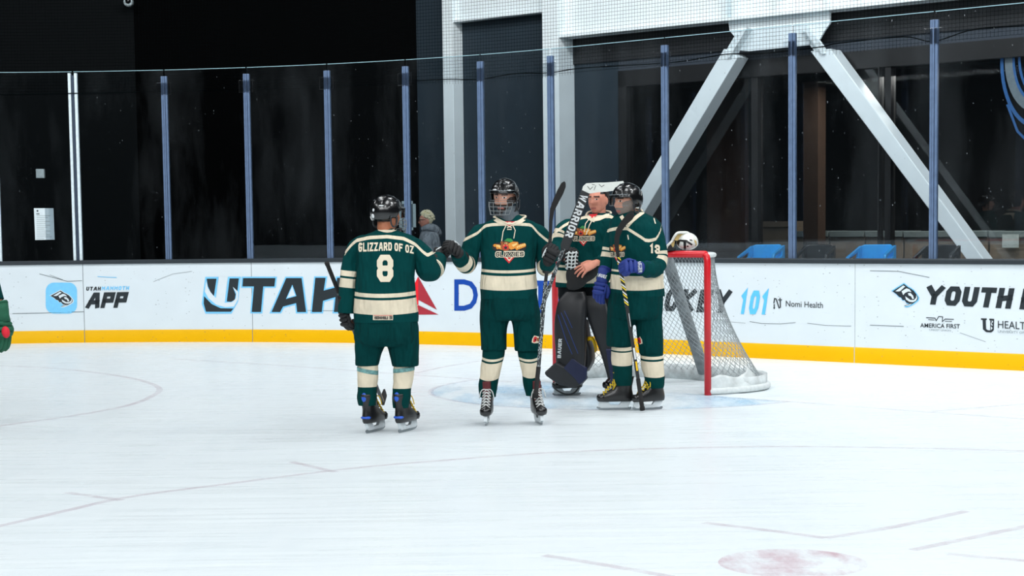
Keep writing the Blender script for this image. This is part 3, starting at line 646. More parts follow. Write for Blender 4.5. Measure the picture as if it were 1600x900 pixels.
# poster case, thermostat box, notice sheet on the glass
c0 = at(637, 337, 26.6)
def card(x0, y0, x1, y1, Y, th=.02): 
    a = at(x0, y1, Y); b_ = at(x1, y0, Y); return (a+b_)/2, Vector(((b_.x-a.x)/2, 0, 0)), Vector((0, th/2, 0)), Vector((0, 0, (b_.z-a.z)/2))
Yp = cpt.y+(p2.y-cpt.y)*((at(637, 337, cpt.y).x-cpt.x)/(p2.x-cpt.x))-.055; e = empty('poster_frame', at(637, 360, Yp))
mb = MB(); (c, ax, ay, az) = card(624, 314, 649.5, 360, Yp); w_ = .045
mb.box(c+ax-ax.normalized()*w_/2, ax.normalized()*w_/2, ay, az); mb.box(c-ax+ax.normalized()*w_/2, ax.normalized()*w_/2, ay, az)
mb.box(c+az-Vector((0, 0, w_/2)), ax, ay, Vector((0, 0, w_/2))); mb.box(c-az+Vector((0, 0, w_/2)), ax, ay, Vector((0, 0, w_/2))); mb.build('frame', mat('poster_frame_grey', (150, 172, 178), 0.5), e, smooth=False)
mb = MB(); mb.box(c+Vector((0, .012, 0)), ax*.98, ay*.5, az*.98); mb.build('poster', mat('poster_dark', (52, 72, 80), 0.4, var=.3, scale=3), e, smooth=False)
thing(e, 'grey framed poster on the wall behind the blond person', 'poster')
mb = MB(); mb.box(*card(57, 264, 69.5, 278.5, 25.6, .06)); thing(mb.build('wall_box', mat('box_white', (186, 198, 200), 0.6), smooth=False, bevel=.008), 'small white box above the paper notice at the left', 'wall box')
s = bsz(68, 425); ql = bp(s, 0, GO+.012)
def gpl(x, y): 
    d = ray(x, y); k = math.hypot(ql.x, ql.y)/math.hypot(d.x, d.y); return CAM+d*k
e = empty('paper_notice', gpl(68, 375)); mb = MB(); nn = (bp(s, 0, 1)-bp(s, 0, 0)).normalized()
mb.prism([gpl(53, 325.3), gpl(83.5, 325.3), gpl(85.5, 374.5), gpl(55, 375)], nn*.002); sheet = mb.build('sheet', mat('sheet_white', (205, 216, 220), 0.7, var=.03), e, smooth=False)
bvs = bvh_of(sheet)
lines = [pl_px([(57.5, 331+i*3.0), (57.5+wd, 331+i*3.0)], .7) for i, wd in enumerate((0, 12, 21, 17, 12, 20, 14, 21, 16, 12, 21, 15, 20, 23, 12)) if wd]
decal('print', [(sum(lines[1:], []), 0), (text_px('RINK', 57, 335.5, 62, 335.5, 2.6, bold=.02)+[circ(58.5, 329.5, 1.5, n=8)], 1)], [GREYL, INK], bvs, sheet, off=.001, step=50)
thing(e, 'white printed notice sheet taped to the glass at the far left', 'notice')
# skating aids standing behind the boards
BLUEP = mat('plastic_blue', (20, 168, 248), 0.35, coat=.3); BLKP = mat('plastic_black', (18, 20, 24), 0.35, coat=.3)
def aid(x0, x1, m, label, Y):
    a = at(x0, 383, Y); b_ = at(x1, 383, Y); zt = a.z; wd = (b_.x-a.x); e = empty('skating_aid', (a.x+wd/2, Y, 0)); u = Vector((1, 0, 0)); v_ = Vector((0, 1, 0)); up = Vector((0, 0, 1)); o_ = Vector((a.x, Y, 0))
    P = lambda x, y, z: o_ + u*(x*wd) + v_*y + up*(zt+z)
    mb = MB(); th = .035                                          # moulded shell: back wall and two wings with handle slots
    mb.prism([P(.33, .26, -.03), (P(.46, .26, 0)), P(.95, .26, 0), P(1.0, .26, -.03), P(1.0, .26, -.6), P(.33, .26, -.6)], v_*th)
    def wing(x0_, y0_, z0_, x1_, y1_, z1_):
        f = lambda t_, z: P(x0_+(x1_-x0_)*t_, y0_+(y1_-y0_)*t_, z0_+(z1_-z0_)*t_+z)
        n_ = (f(1, 0)-f(0, 0)).cross(up).normalized()*th
        for q in ([(0, -.035), (.06, 0), (1, 0), (1, -.04), (0, -.045)], [(0, -.03), (.16, -.02), (.16, -.12), (0, -.12)], [(.74, -.02), (1, -.02), (1, -.13), (.74, -.13)], [(0, -.10), (1, -.10), (1, -.55), (0, -.42)]):
            mb.prism([f(a_, z) for a_, z in q], n_)
    wing(.0, .0, -.15, .36, .26, -.01); wing(.70, -.02, -.12, 1.0, .26, -.01)
    mb.box(P(.5, .14, -.8), u*wd*.5, v_*.14, up*.35)
    o = mb.build('moulded_shell', m, e, smooth=True, bevel=.012, angle=35)
    for sx in (.08, .95):
        mb = MB(); mb.box(o_+u*(sx*wd)+v_*.12+up*(zt-1.25)/2, u*.025, v_*.16, up*max(.02, (zt-1.25)/2)); mb.build('runner', m, e, smooth=False)
    thing(e, label, 'skating aid', 'plastic skating aids behind the boards')
aid(1150, 1228, BLUEP, 'blue plastic skating aid just right of the goal', 21.2)
aid(1238, 1308, BLKP, 'black plastic skating aid between the two blue ones', 20.8)
aid(1320, 1404, BLUEP, 'second blue plastic skating aid, right of the black one', 20.2)
aid(1424, 1506, BLKP, 'black plastic skating aid at the foot of the right brace', 19.6)
# ================================================================== BUILDERS FOR PEOPLE AND GEAR
GREEN = (1, 60, 60); CREAM = (222, 210, 186)
def cloth(name, base, bands=None, attr='st', lo=0.0, hi=1.0, yoke=None, band_col=CREAM, rough=0.85, fold=0.5):
    """woven cloth; bands = [(a, b)] of the stripe coordinate in cream; yoke = width in pixels of the shoulder stripe"""
    m, t, b = new_mat(name); g = lin(base); c = lin(band_col); v = t.obj()
    col = None
    if bands:
        f = t.math('DIVIDE', t.math('SUBTRACT', t.attr(attr), lo), hi-lo)
        st = [(0.0, g)]
        for a, d in bands: st += [((a-lo)/(hi-lo), c), ((d-lo)/(hi-lo), g)]
        col = t.ramp(f, st, 'CONSTANT')
    else:
        col = t.mix(0.0, g, g)
    if yoke:
        y = t.math('MULTIPLY_ADD', t.attr('yk'), 0.01, 0.5)
        col = t.mix(t.ramp(y, [(0, (0,)*3), (0.5, (1,)*3), (0.5+yoke/100, (0,)*3)], 'CONSTANT'), col, c)
    n = t.noise(7, 5, v); wv = t.noise(220, 2, v)
    sh = t.ramp(n, [(0.3, (0.86,)*3), (0.7, (1.06,)*3)])
    mm = t.add('ShaderNodeMix'); mm.data_type = 'RGBA'; mm.blend_type = 'MULTIPLY'; mm.inputs[0].default_value = 1
    t.link(col, mm.inputs[6]); t.link(sh, mm.inputs[7]); t.link(mm.outputs[2], b.inputs['Base Color'])
    b.inputs['Roughness'].default_value = rough; b.inputs['Specular IOR Level'].default_value = 0.08
    bp1 = t.add('ShaderNodeBump'); bp1.inputs['Strength'].default_value = fold; bp1.inputs['Distance'].default_value = 0.2
    t.link(t.math('ADD', t.math('ADD', t.noise(5, 3, t.obj((1, 1, 0.5))), t.math('MULTIPLY', t.noise(9, 2, t.obj((1.4, 1.4, .35))), .5)), t.math('MULTIPLY', wv, 0.02)), bp1.inputs['Height']); t.link(bp1.outputs[0], b.inputs['Normal'])
    return m
def mesh_from_eval(o):
    me = bpy.data.meshes.new_from_object(o.evaluated_get(bpy.context.evaluated_depsgraph_get())); return me
def remesh(o, vox, smooth=3):
    md = o.modifiers.new('r', 'REMESH'); md.mode = 'VOXEL'; md.voxel_size = vox
    if smooth:
        sm = o.modifiers.new('s', 'SMOOTH'); sm.factor = 0.5; sm.iterations = smooth
    bpy.context.view_layer.update(); me = mesh_from_eval(o); mats = [m for m in o.data.materials]; old = o.data
    o.modifiers.clear(); o.data = me; me.name = o.name
    if len(me.materials) == 0:
        for m in mats: me.materials.append(m)
    me.polygons.foreach_set('use_smooth', [True]*len(me.polygons)); bpy.data.meshes.remove(old); return o
def lerp_rows(rows, per):
    R = [Vector(r[:3]) for r in rows]; R2 = [Vector(r[3:6]) for r in rows]
    a = catmull(R, per); b_ = catmull(R2, per); return [tuple(x)+tuple(y) for x, y in zip(a, b_)]
def wrinkle(p, c, amp, freq=9.0, stretch=1.0, seedv=0.0):
    d = (p-c); 
    if d.length < 1e-6: return p
    q = Vector((p.x*freq, p.y*freq, p.z*freq*stretch+seedv)); k = noise.noise(q)*0.6+noise.noise(Vector((q.x*1.6+q.z*.9, q.y*1.6, q.z*.7-q.x*.8)))*0.6+noise.noise(q*2.3)*0.3
    return p + d.normalized()*(k*amp)
class Fig:
    """a standing figure: pixels of the photograph are turned into points at the figure's own distance"""
    def __init__(s, x, y, seed=0.0): s.base = gp(x, y); s.Y = s.base.y; s.s = F/(s.base-CAM).dot(CF); s.seed = seed; s.yline = None
    def P(s, x, y, dy=0.0): return at(x, y, s.Y+dy)
    def rows(s, rows, per=6, n=48, e=2.35, amp=0.0, freq=9, stretch=1.0):
        """rows of (x, y, half width in pixels, depth ratio, dy, sag)"""
        out = []; info = []
        for cx, cy, hw, ratio, dy, sag in lerp_rows([tuple(r)+(0,)*(6-len(r)) for r in rows], per):
            c = s.P(cx, cy, dy); a = hw*(s.Y+dy)/F; ring = []; inf = []
            for j in range(n):
                th = 2*math.pi*j/n; ct, sn = math.cos(th), math.sin(th)
                k = (abs(ct)**e+abs(sn)**e)**(-1/e); x = a*ct*k; y = a*ratio*sn*k
                p = c+Vector((x, y, 0)); p.z -= sag/s.s*(-sn if sn < 0 else 0)
                if amp: p = wrinkle(p, c, amp, freq, stretch, s.seed)
                ring.append(p); inf.append((cy, x/a if a else 0))
            out.append(ring); info.append(inf)
        return out, info
    def yk(s, p):
        if not s.yline: return -9.0
        x, y = proj(p); L = s.yline
        if x < L[0][0] or x > L[-1][0]: return -49.0 if y < (L[0] if x < L[0][0] else L[-1])[1] else 49.0
        return max(-49, min(49, y-interp([q[0] for q in L], [q[1] for q in L], x)))
    def torso(s, mb, rows, bow=0.0, mi=0, **kw):
        R, I = s.rows(rows, **kw)
        at_ = {'st': [[i[0]-bow*(1-min(1, i[1]**2)) for i in inf] for inf in I], 'yk': [[s.yk(p) for p in r] for r in R]}
        mb.loft(R, mi, True, at_); return R
    def sleeve(s, mb, pts, rad, mi=1, per=8, n=32, amp=0.007, freq=11, ell=1.0, cuff=True):
        """pts = [(x, y, dy)], rad in metres; the stripe coordinate runs 0 at the shoulder to 1 at the cuff"""
        P = [s.P(*p) for p in pts]; path = catmull(P, per); rr = [r.x for r in catmull([Vector((r, 0, 0)) for r in rad], per)]
        R = rings_along(path, rr, n, ell); L = [0]
        for i in range(1, len(path)): L.append(L[-1]+(path[i]-path[i-1]).length)
        R = [[wrinkle(p, path[i], amp, freq, 1.0, s.seed+3) for p in r] for i, r in enumerate(R)]
        if cuff:
            R.append([path[-1]+(p-path[-1])*0.8 for p in R[-1]]); L.append(L[-1])
        mb.loft(R, mi, True, {'st': [[l/L[-1]]*n for l in L], 'yk': [[s.yk(p) for p in r] for r in R]}); return path
# ---- head, hands, body
def head_pts(c, fwd, up, k=1.0, nu=56, nv=44):
    fwd = Vector(fwd).normalized(); up = Vector(up); up = (up-fwd*up.dot(fwd)).normalized(); lat = fwd.cross(up)
    g = lambda x, s_: math.exp(-(x/s_)**2); rings = []
    for i in range(nv+1):
        ph = math.pi*(max(0.03, min(nv-0.03, i)))/nv; cz = -math.cos(ph); sr = math.sin(ph); ring = []
        for j in range(nu):
            th = 2*math.pi*j/nu; a = sr*math.cos(th); b_ = sr*math.sin(th)
            x, y, z = a*0.077, b_*0.098, cz*0.118
            if cz < 0:
                q = min(1, -cz); x *= 1-0.26*q**1.4
                if y < 0: y *= 1-0.55*q
                else: y *= 1-0.06*q
                y += 0.018*q
            if y > 0.02:
                ax = abs(x); f = 0
                f += 0.020*g(x, .0105)*(max(0, min(1, (0.032-z)/0.055)) if z > -0.036 else 0)*(1 if z > -.03 else max(0, (z+.036)/.006))
                f += 0.006*g(x, .017)*g(z+.028, .011); f += 0.006*g(z-.032, .011)*g(x, .05)
                f -= 0.011*g(ax-.031, .016)*g(z-.010, .012); f += 0.005*g(ax-.031, .010)*g(z-.009, .007)
                f += 0.005*g(ax-.042, .018)*g(z+.022, .02); f += 0.006*g(x, .026)*g(z+.060, .006)+0.006*g(x, .022)*g(z+.072, .006)
                f -= 0.003*g(x, .022)*g(z+.066, .004); f += 0.009*g(x, .024)*g(z+.100, .016); f -= .003*g(x, .04)*g(z+.085, .007)
                y += f
            ring.append(c+(lat*x+fwd*y+up*z)*k)
        rings.append(ring)
    return rings, lat, fwd, up
def hand_parts(mb, wrist, hd, back, side, curl=(0.5, 1.2, 0.9), r=0.0088, L=1.0, spread=0.0, thumb=(0.55, 0.5), mi=0):
    """palm, four unequal fingers with two bends, thumb from the side of the palm"""
    hd = Vector(hd).normalized(); back = Vector(back); back = (back-hd*back.dot(hd)).normalized(); sd = hd.cross(back)*side   # sd points to the thumb side
    k = L; w = Vector(wrist)
    rings = []
    for t_, hw, th in ((-.02, .026, .021), (0.0, .029, .02), (.03, .038, .019), (.06, .043, .018), (.085, .043, .016), (.095, .038, .012)):
        c = w+hd*t_*k; rings.append([c+sd*(hw*k*math.cos(2*math.pi*j/16))+back*(th*k*math.sin(2*math.pi*j/16)) for j in range(16)])
    mb.loft(rings, mi)
    lens = ((.042, .026, .021), (.046, .030, .023), (.043, .028, .022), (.034, .021, .019))
    for f in range(4):
        off = (1.5-f)*0.0205*k; p = w+hd*(0.083-(0.008 if f == 3 else 0))*k+sd*off; ang = 0; pts = [p-hd*.015*k, p]; d0 = (hd+sd*(1.5-f)*spread).normalized()
        for q in range(3):
            ang += curl[q]*(1+0.06*f); dd = d0*math.cos(ang)-back*math.sin(ang); p = p+dd*lens[f][q]*k; pts.append(p)
        rr = [r*1.05, r*1.05, r, r*.93, r*.75]; path = catmull(pts, 3); mb.tube(path, [interp(list(range(5)), rr, i*4/(len(path)-1)) for i in range(len(path))], 10, mi)
        mb.ellipsoid(pts[-1], (r*.75, 0, 0), (0, r*.75, 0), (0, 0, r*.75), 8, 6, mi)
    p = w+hd*.025*k+sd*.03*k-back*.006*k; d = (hd*.75+sd*thumb[0]-back*.25).normalized(); d2 = (hd*.9+sd*(.1-thumb[1]*.4)-back*thumb[1]).normalized()
    pts = [p-sd*.012*k, p, p+d*.038*k, p+d*.038*k+d2*.03*k, p+d*.038*k+d2*.052*k]; path = catmull(pts, 3)
    mb.tube(path, [interp([0, 1, 2, 3, 4], [r*1.5, r*1.45, r*1.2, r*1.1, r*.8], i*4/(len(path)-1)) for i in range(len(path))], 10, mi)
SKIN = {}
def skin(name, col):
    if name not in SKIN:
        m, t, b = new_mat(name); c = lin(col); v = t.obj()
        t.link(t.ramp(t.noise(38, 4, v), [(0.3, (c[0]*.9, c[1]*.82, c[2]*.8)), (0.7, (min(1, c[0]*1.08), c[1]*1.06, c[2]*1.05))]), b.inputs['Base Color'])
        b.inputs['Roughness'].default_value = 0.5; b.inputs['Subsurface Weight'].default_value = 0.08; b.inputs['Subsurface Radius'].default_value = (.01, .004, .002); SKIN[name] = m
    return SKIN[name]
EYEW = mat('eye_white', (214, 208, 200), 0.3); EYED = mat('eye_dark', (36, 26, 22), 0.3); LIP = mat('lip', (168, 96, 88), 0.5)
def make_body(fig, sk, hairm, head, arms, legs, torso_pts, beard=None, beardm=None, hair=True, vox=0.0048, hands=()):
    """one continuous surface: trunk, limbs, hands, neck and head, merged, then coloured by place on the head"""
    c, fwd, up, k = head; mb = MB(); hr, lat, fw, u = head_pts(c, fwd, up, k); mb.loft(hr)
    for sg in (-1, 1):
        mb.ellipsoid(c+(lat*sg*.077-fw*.008-u*.004)*k, fw*.017*k, lat*.009*k, u*.031*k, 12, 8)
    neck0 = c-u*.06*k-fw*.012*k; chest = torso_pts[0]
    mb.tube(catmull([neck0+u*.03, neck0-u*.05, chest+Vector((0, 0, .03)), chest-Vector((0, 0, .06))], 4), .058, 16)
    path = catmull(torso_pts, 5); mb.tube(path, [interp([0, .25, .6, .8, 1], [.09, .14, .125, .14, .11], i/(len(path)-1)) for i in range(len(path))], 20, hint=(1, 0, 0), ell=.75)
    for a in arms:
        p = catmull(a, 6); mb.tube(p, [interp([0, .5, 1], [.05, .041, .027], i/(len(p)-1)) for i in range(len(p))], 14)
        mb.ellipsoid(a[0], (.052, 0, 0), (0, .05, 0), (0, 0, .05)); mb.tube([a[0], torso_pts[0]-Vector((0, 0, .06))], .06, 12)
    for l_ in legs:
        p = catmull(l_, 6); mb.tube(p, [interp([0, .5, 1], [.085, .054, .030], i/(len(p)-1)) for i in range(len(p))], 16)
    for h in hands: hand_parts(mb, *h[0], **h[1])
    o = mb.build('person', [sk, hairm, beardm or hairm, EYEW, EYED, LIP]); remesh(o, vox, 2); me = o.data; mi = []
    for p in me.polygons:
        d = (p.center-c)/k; x, y, z = d.dot(lat), d.dot(fw), d.dot(u); ax = abs(x); m_ = 0
        if abs(x) < .1 and abs(y) < .14 and -.125 < z < .14:
            if hair and (z > .070-.35*max(0, .0-y) - (0.02 if ax > .05 else 0) or (y < -.02 and z > -.05) or (y < .012 and z > .035)): m_ = 1
            if y > .03:
                if abs(z-.030-.10*max(0, .03-abs(ax-.02))*0) < .0048 and .012 < ax < .052: m_ = 1
                if ((ax-.031)/.0135)**2+((z-.009)/.0058)**2 < 1: m_ = 4 if abs(ax-.031) < .0058 else 3
                if abs(z+.066) < .0085 and ax < .024: m_ = 5
            if beard and m_ == 0 and y > -.03:
                mouth = abs(z+.066) < .0085 and ax < .022
                if z < -.040 and not mouth and y > .02: m_ = 2
                elif ax > .048 and z < .012-.9*max(0, .066-ax) and y > -.01: m_ = 2
        mi.append(m_)
    me.polygons.foreach_set('material_index', mi); return o, (c, lat, fw, u, k)
# ---- gear
HSHELL = mat('helmet_black', (12, 13, 15), 0.22, coat=.4, var=.05); HPLAST = mat('helmet_grey_plastic', (36, 40, 44), 0.4); STK = mat('sticker_white', (214, 218, 220), 0.5); WIRE = mat('cage_wire', (150, 156, 160), 0.3, metal=.8); WIREW = mat('cage_wire_white', (128, 134, 136), 0.35)
VIS, t, b = new_mat('clear_visor'); t.n.remove(b)
tr = t.add('ShaderNodeBsdfTransparent'); tr.inputs[0].default_value = (.96, .97, .98, 1); gl = t.add('ShaderNodeBsdfGlossy'); gl.inputs['Roughness'].default_value = .04
fr = t.add('ShaderNodeFresnel'); fr.inputs[0].default_value = 1.45; mx = t.add('ShaderNodeMixShader'); t.link(fr.outputs[0], mx.inputs[0]); t.link(tr.outputs[0], mx.inputs[1]); t.link(gl.outputs[0], mx.inputs[2]); t.link(mx.outputs[0], t.n['Material Output'].inputs[0])
def helmet(body, hf, cage=None, visor=False, stickers=(), wire=WIRE, tilt=0.0):
    c, lat, fw, u, k = hf
    if tilt: 
        q = Matrix.Rotation(tilt, 3, lat); fw = q @ fw; u = q @ u
    A, B_, C_ = .101*k, .124*k, .118*k; o0 = c+u*.022*k-fw*.004*k
    S = lambda az, el, g=1.0: o0+(lat*(A*math.cos(az))+fw*(B_*math.sin(az)))*(math.cos(el)*g)+u*(C_*math.sin(el)*g)
    mb = MB(); nu = 64; nv = 18; rings = []
    def elmin(az):
        f = math.sin(az)
        if f > .32: return .10
        if f > .05: return .10-.55*(.32-f)/.27
        if f > -.25: return -.45+.10*math.sin((f+.25)/.3*math.pi)
        return -.45-.12*min(1, (-.25-f)/.5)
    for i in range(nv+1):
        ring = []
        for j in range(nu):
            az = 2*math.pi*j/nu; e0 = elmin(az); el = e0+(math.pi/2*.995-e0)*i/nv; g = 1.0
            a_ = abs(math.cos(az)); 
            if el > .35: g += .018*max(0, math.cos(3*math.pi*(math.cos(az)*math.cos(el))*1.2))
            if abs(el-.42) < .06 and math.sin(az) > -.2: g -= .012
            if i == 0: g += .015
            ring.append(S(az, el, g))
        rings.append(ring)
    mb.loft(rings, caps=False); mb.face(mb_top(mb, rings))
    h = mb.build('helmet', HSHELL, body, solid=.006)
    # vents, front pad line, ear loops, stickers
    for az, el, w_, hh in ((1.15, .78, .012, .02), (1.57, .86, .011, .022), (2.0, .78, .012, .02), (1.15, 1.15, .01, .02), (2.0, 1.15, .01, .02), (-1.2, .7, .011, .018), (-1.95, .7, .011, .018), (-1.57, .95, .01, .02), (0.35, .75, .014, .01), (2.8, .75, .014, .01), (-.4, .8, .014, .01), (3.5, .8, .014, .01)):
        p = S(az, el, 1.022); n_ = (p-o0).normalized(); e2 = u-n_*u.dot(n_); e2.normalize(); e1 = n_.cross(e2); mb = MB(); mb.ellipsoid(p, e1*w_*k, e2*hh*.45*k, n_*.004, 10, 6); mb.build('vent', mat('vent_grey', (60, 66, 70), .35), h)
    for sg in (-1, 1):
        p = o0+(lat*sg*A*.98-fw*.012*k-u*.066*k); mb = MB(); mb.tube(catmull([p+fw*.03*k+u*.03*k, p+fw*.024*k-u*.02*k, p-u*.042*k, p-fw*.024*k-u*.02*k, p-fw*.03*k+u*.03*k], 5), .006*k, 8); mb.build('ear_loop', HPLAST, h)
        mb = MB(); mb.tube(catmull([p+u*.03*k+fw*.02*k, p-u*.05*k+fw*.03*k-lat*sg*.01*k, c-u*.112*k+fw*.045*k+lat*sg*.028*k, c-u*.125*k+fw*.05*k], 6), .0045*k, 6); mb.build('chin_strap', mat('strap_black', (14, 14, 15), .7), h)
    for az, el, rx, ry in stickers:
        p = S(az, el, 1.03); n_ = (p-o0).normalized(); e2 = (u-n_*u.dot(n_)).normalized(); e1 = n_.cross(e2); mb = MB(); mb.ellipsoid(p, e1*rx, e2*ry, n_*.003, 14, 6); mb.build('sticker', STK, h)
    Q = lambda th, z, r=1.0, f=0.0: c+lat*(.096*k*math.sin(th)*r)+fw*((.106*math.cos(th)*r+.026+f)*k)+u*(z*k)
    if visor or cage == 'combo':
        z0, z1 = (.058, -.026 if visor else -.02); rows = []; n = 24
        for i in range(9):
            zz = z0+(z1-z0)*i/8; rows.append([Q(-1.35+2.7*j/n, zz-(.018*(1-abs(-1+2*j/n)**2)*-.3 if i == 8 else 0), 1.03, .006) for j in range(n+1)])
        mb = MB(); mb.loft(rows, caps=False, closed=False); vs = mb.build('visor', VIS, h)
        mb = MB(); mb.tube(rows[0], .0018*k, 6); mb.tube(rows[-1], .0012*k, 6); mb.build('visor_rim', mat('visor_rim_clear', (120, 128, 132), .25), vs)
    if cage:
        mb = MB(); zs = (-.03, -.06, -.09, -.118) if cage == 'combo' else (.055, .03, .004, -.022, -.05, -.078, -.106)
        dr = lambda z: (.012+max(0, -z)*.30)
        for z in zs:
            q = 1-max(0, -z-.05)*3.2; mb.tube([Q(-1.3+2.6*j/18, z-.0*j, 1.02*q, dr(z)) for j in range(19)], .0021*k, 6)
        for th in ((-1.3, -.8, -.3, .3, .8, 1.3) if cage == 'combo' else (-1.3, -.85, -.42, 0, .42, .85, 1.3)):
            mb.tube(catmull([Q(th, z, 1.02*(1-max(0, -z-.05)*3.2), dr(z)) for z in zs], 3), .0021*k, 6)
        mb.build('cage', wire, h)
        mb = MB(); mb.ellipsoid(c-u*.118*k+fw*.112*k, lat*.032*k, fw*.014*k, u*.018*k, 12, 8); mb.build('chin_cup', HPLAST, h)
    return h
def mb_top(mb, rings): n = len(rings[0]); return list(range(len(mb.v)-n, len(mb.v)))
GLB = mat('glove_black', (15, 16, 18), .75, bump=.3, scale=30); GLW = mat('glove_white', (196, 202, 202), .7); GLBL = mat('glove_blue', (18, 44, 122), .7, bump=.3, scale=30)
def glove(body, wrist, hd, back, side, m=GLB, curl=(.6, 1.3, 1.1), elbow=None, trim=GLW, k=1.0, name='glove'):
    """hockey glove: padded fingers in rolls, thumb, back pad and flared cuff"""
    hd = Vector(hd).normalized(); back = Vector(back); back = (back-hd*back.dot(hd)).normalized(); sd = hd.cross(back)*side; w = Vector(wrist)
    mb = MB(); hand_parts(mb, wrist, hd, back, side, curl, r=.0165*k, L=1.16*k, thumb=(.7, .55))
    for q in range(3):                                            # rolls across the back of the hand
        c = w+hd*(.022+.03*q)*k*1.1+back*.022*k; mb.ellipsoid(c, sd*.052*k, hd*.019*k, back*.017*k, 14, 8)
    g = mb.build(name, m, body)
    arm = (Vector(elbow)-w).normalized() if elbow is not None else -hd; mb = MB(); path = [w-arm*.02*k, w+arm*.02*k, w+arm*.055*k, w+arm*.10*k]
    mb.tube(path, [.044*k, .046*k, .054*k, .062*k], 20, ell=.9); mb.tube([w+arm*.099*k, w+arm*.112*k], [.064*k, .06*k], 20, ell=.9); mb.build('cuff', m, g)
    if trim:
        mb = MB(); mb.tube([w+arm*.012*k, w+arm*.02*k], [.0485*k, .0485*k], 20, ell=.9)
        mb.ellipsoid(w+hd*.055*k+sd*.05*k+back*.012*k, hd*.045*k, sd*.009*k, back*.02*k, 12, 8); mb.build('trim', trim, g)
    return g
BOOT = mat('boot_black', (14, 15, 17), .35, coat=.15); HOLD = mat('holder_white', (206, 214, 218), .4); STEELB = mat('blade_steel', (150, 158, 162), .25, metal=.9)
def skate(body, heel, toe, lace_col=(210, 214, 214), top=None, accent=None, k=1.0, lace=True, tong=None):
    """heel and toe are ground points; boot, toe cap, tongue, laces, holder and blade"""
    heel = Vector((heel[0], heel[1], 0)); toe = Vector((toe[0], toe[1], 0)); d = (toe-heel).normalized(); L = .285*k; sd = Vector((-d.y, d.x, 0)); up = Vector((0, 0, 1)); o = heel
    lean = (Vector(top)-(o+d*.06)) if top is not None else Vector((0, 0, 0)); lean.z = 0
    if lean.length > .02: lean *= .02/lean.length
    P = lambda a, b_, z: o+d*a*k+sd*b_*k+up*z*k
    mb = MB(); rings = []; n = 28
    for z, x0, x1, hw, pw in ((.072, -.012, .272, .034, 2.6), (.085, -.018, .28, .042, 2.6), (.105, -.02, .28, .045, 2.5), (.125, -.018, .262, .045, 2.4), (.145, -.014, .215, .043, 2.3), (.17, -.01, .168, .041, 2.2), (.2, -.012, .138, .043, 2.2), (.235, -.02, .124, .047, 2.2), (.262, -.026, .12, .049, 2.2), (.275, -.028, .12, .048, 2.2)):
        cx = (x0+x1)/2; a = (x1-x0)/2; ring = []; sh = lean*max(0, (z-.1)/.2)*.5
        for j in range(n):
            th = 2*math.pi*j/n; ct, sn = math.cos(th), math.sin(th); q = (abs(ct)**pw+abs(sn)**pw)**(-1/pw)
            wd = hw*(1-.18*max(0, ct)**2*(1 if z < .13 else 0)); ring.append(P(cx+a*ct*q, wd*sn*q, z)+sh)
        rings.append(ring)
    mb.loft(rings); s = mb.build('skate', BOOT, body)
    mb = MB(); mb.loft([[P(.245+.035*math.cos(t_)*q, .038*math.sin(t_)*q, z) for t_ in [2*math.pi*j/16 for j in range(16)]] for z, q in ((.078, .95), (.095, 1.12), (.115, 1.1), (.13, .8))]); mb.build('toe_cap', mat('toe_cap_black', (20, 21, 23), .25, coat=.3), s)
    mb = MB(); mb.loft([[P(a+.01*math.cos(t_), .03*math.sin(t_), z)+lean*max(0, (z-.1)/.2)*.5 for t_ in [2*math.pi*j/12 for j in range(12)]] for a, z in ((.15, .17), (.125, .215), (.122, .27), (.135, .305), (.137, .31))]); mb.build('tongue', mat('tongue_%s' % (tong and tong[3] or 'black'), tong[:3] if tong else (30, 31, 34), .7), s)
    if lace:
        mb = MB(); N = 7
        for i in range(N):
            f = i/(N-1); a = .225-.115*f; z = .132+.118*f+.004; a2 = .225-.115*min(1, f+.16); z2 = .136+.118*min(1, f+.16); sh = lean*max(0, (z-.1)/.2)*.5
            mb.tube([P(a, -.03, z-.008)+sh, P((a+a2)/2+.012, 0, (z+z2)/2+.007)+sh, P(a2, .03, z2-.008)+sh], .0042*k, 6); mb.tube([P(a, .03, z-.008)+sh, P((a+a2)/2+.014, 0, (z+z2)/2+.009)+sh, P(a2, -.03, z2-.008)+sh], .0042*k, 6)
        for sg in (-1, 1): mb.tube(catmull([P(.128, 0, .250), P(.142, sg*.028, .252), P(.14, sg*.045, .228), P(.145, sg*.052, .19)], 4), .004*k, 6)
        mb.build('laces', mat('laces_%d_%d' % lace_col[:2], lace_col, .8), s)
    if accent:
        AM = mat('accent_%d' % accent[2], accent, .4)
        mb = MB(); mb.ellipsoid(P(.004, 0, .112), sd*.038*k, d*.028*k, up*.014*k, 16, 8); mb.build('accent', AM, s)
        mb = MB(); mb.ellipsoid(P(-.012, 0, .255)+lean*.4, sd*.022*k, d*.014*k, up*.034*k, 12, 8); mb.build('accent', AM, s)
    mb = MB(); prof = [(.0, .074), (.02, .03), (.03, .02), (.25, .02), (.272, .034), (.27, .046), (.262, .074), (.19, .074), (.17, .044), (.1, .042), (.075, .074)]
    mb.prism([P(x, .011, z) for x, z in prof], sd*-.022*k); h = mb.build('blade_holder', HOLD, s, smooth=False, bevel=.003)
    mb = MB(); mb.prism([P(x, .002, z) for x, z in ((-.004, .012), (.01, .001), (.1, 0.0), (.2, 0.0), (.265, .006), (.285, .02), (.28, .03), (.25, .023), (.03, .023), (.0, .024))], sd*-.004*k); mb.build('blade', STEELB, h, smooth=False)
    return s
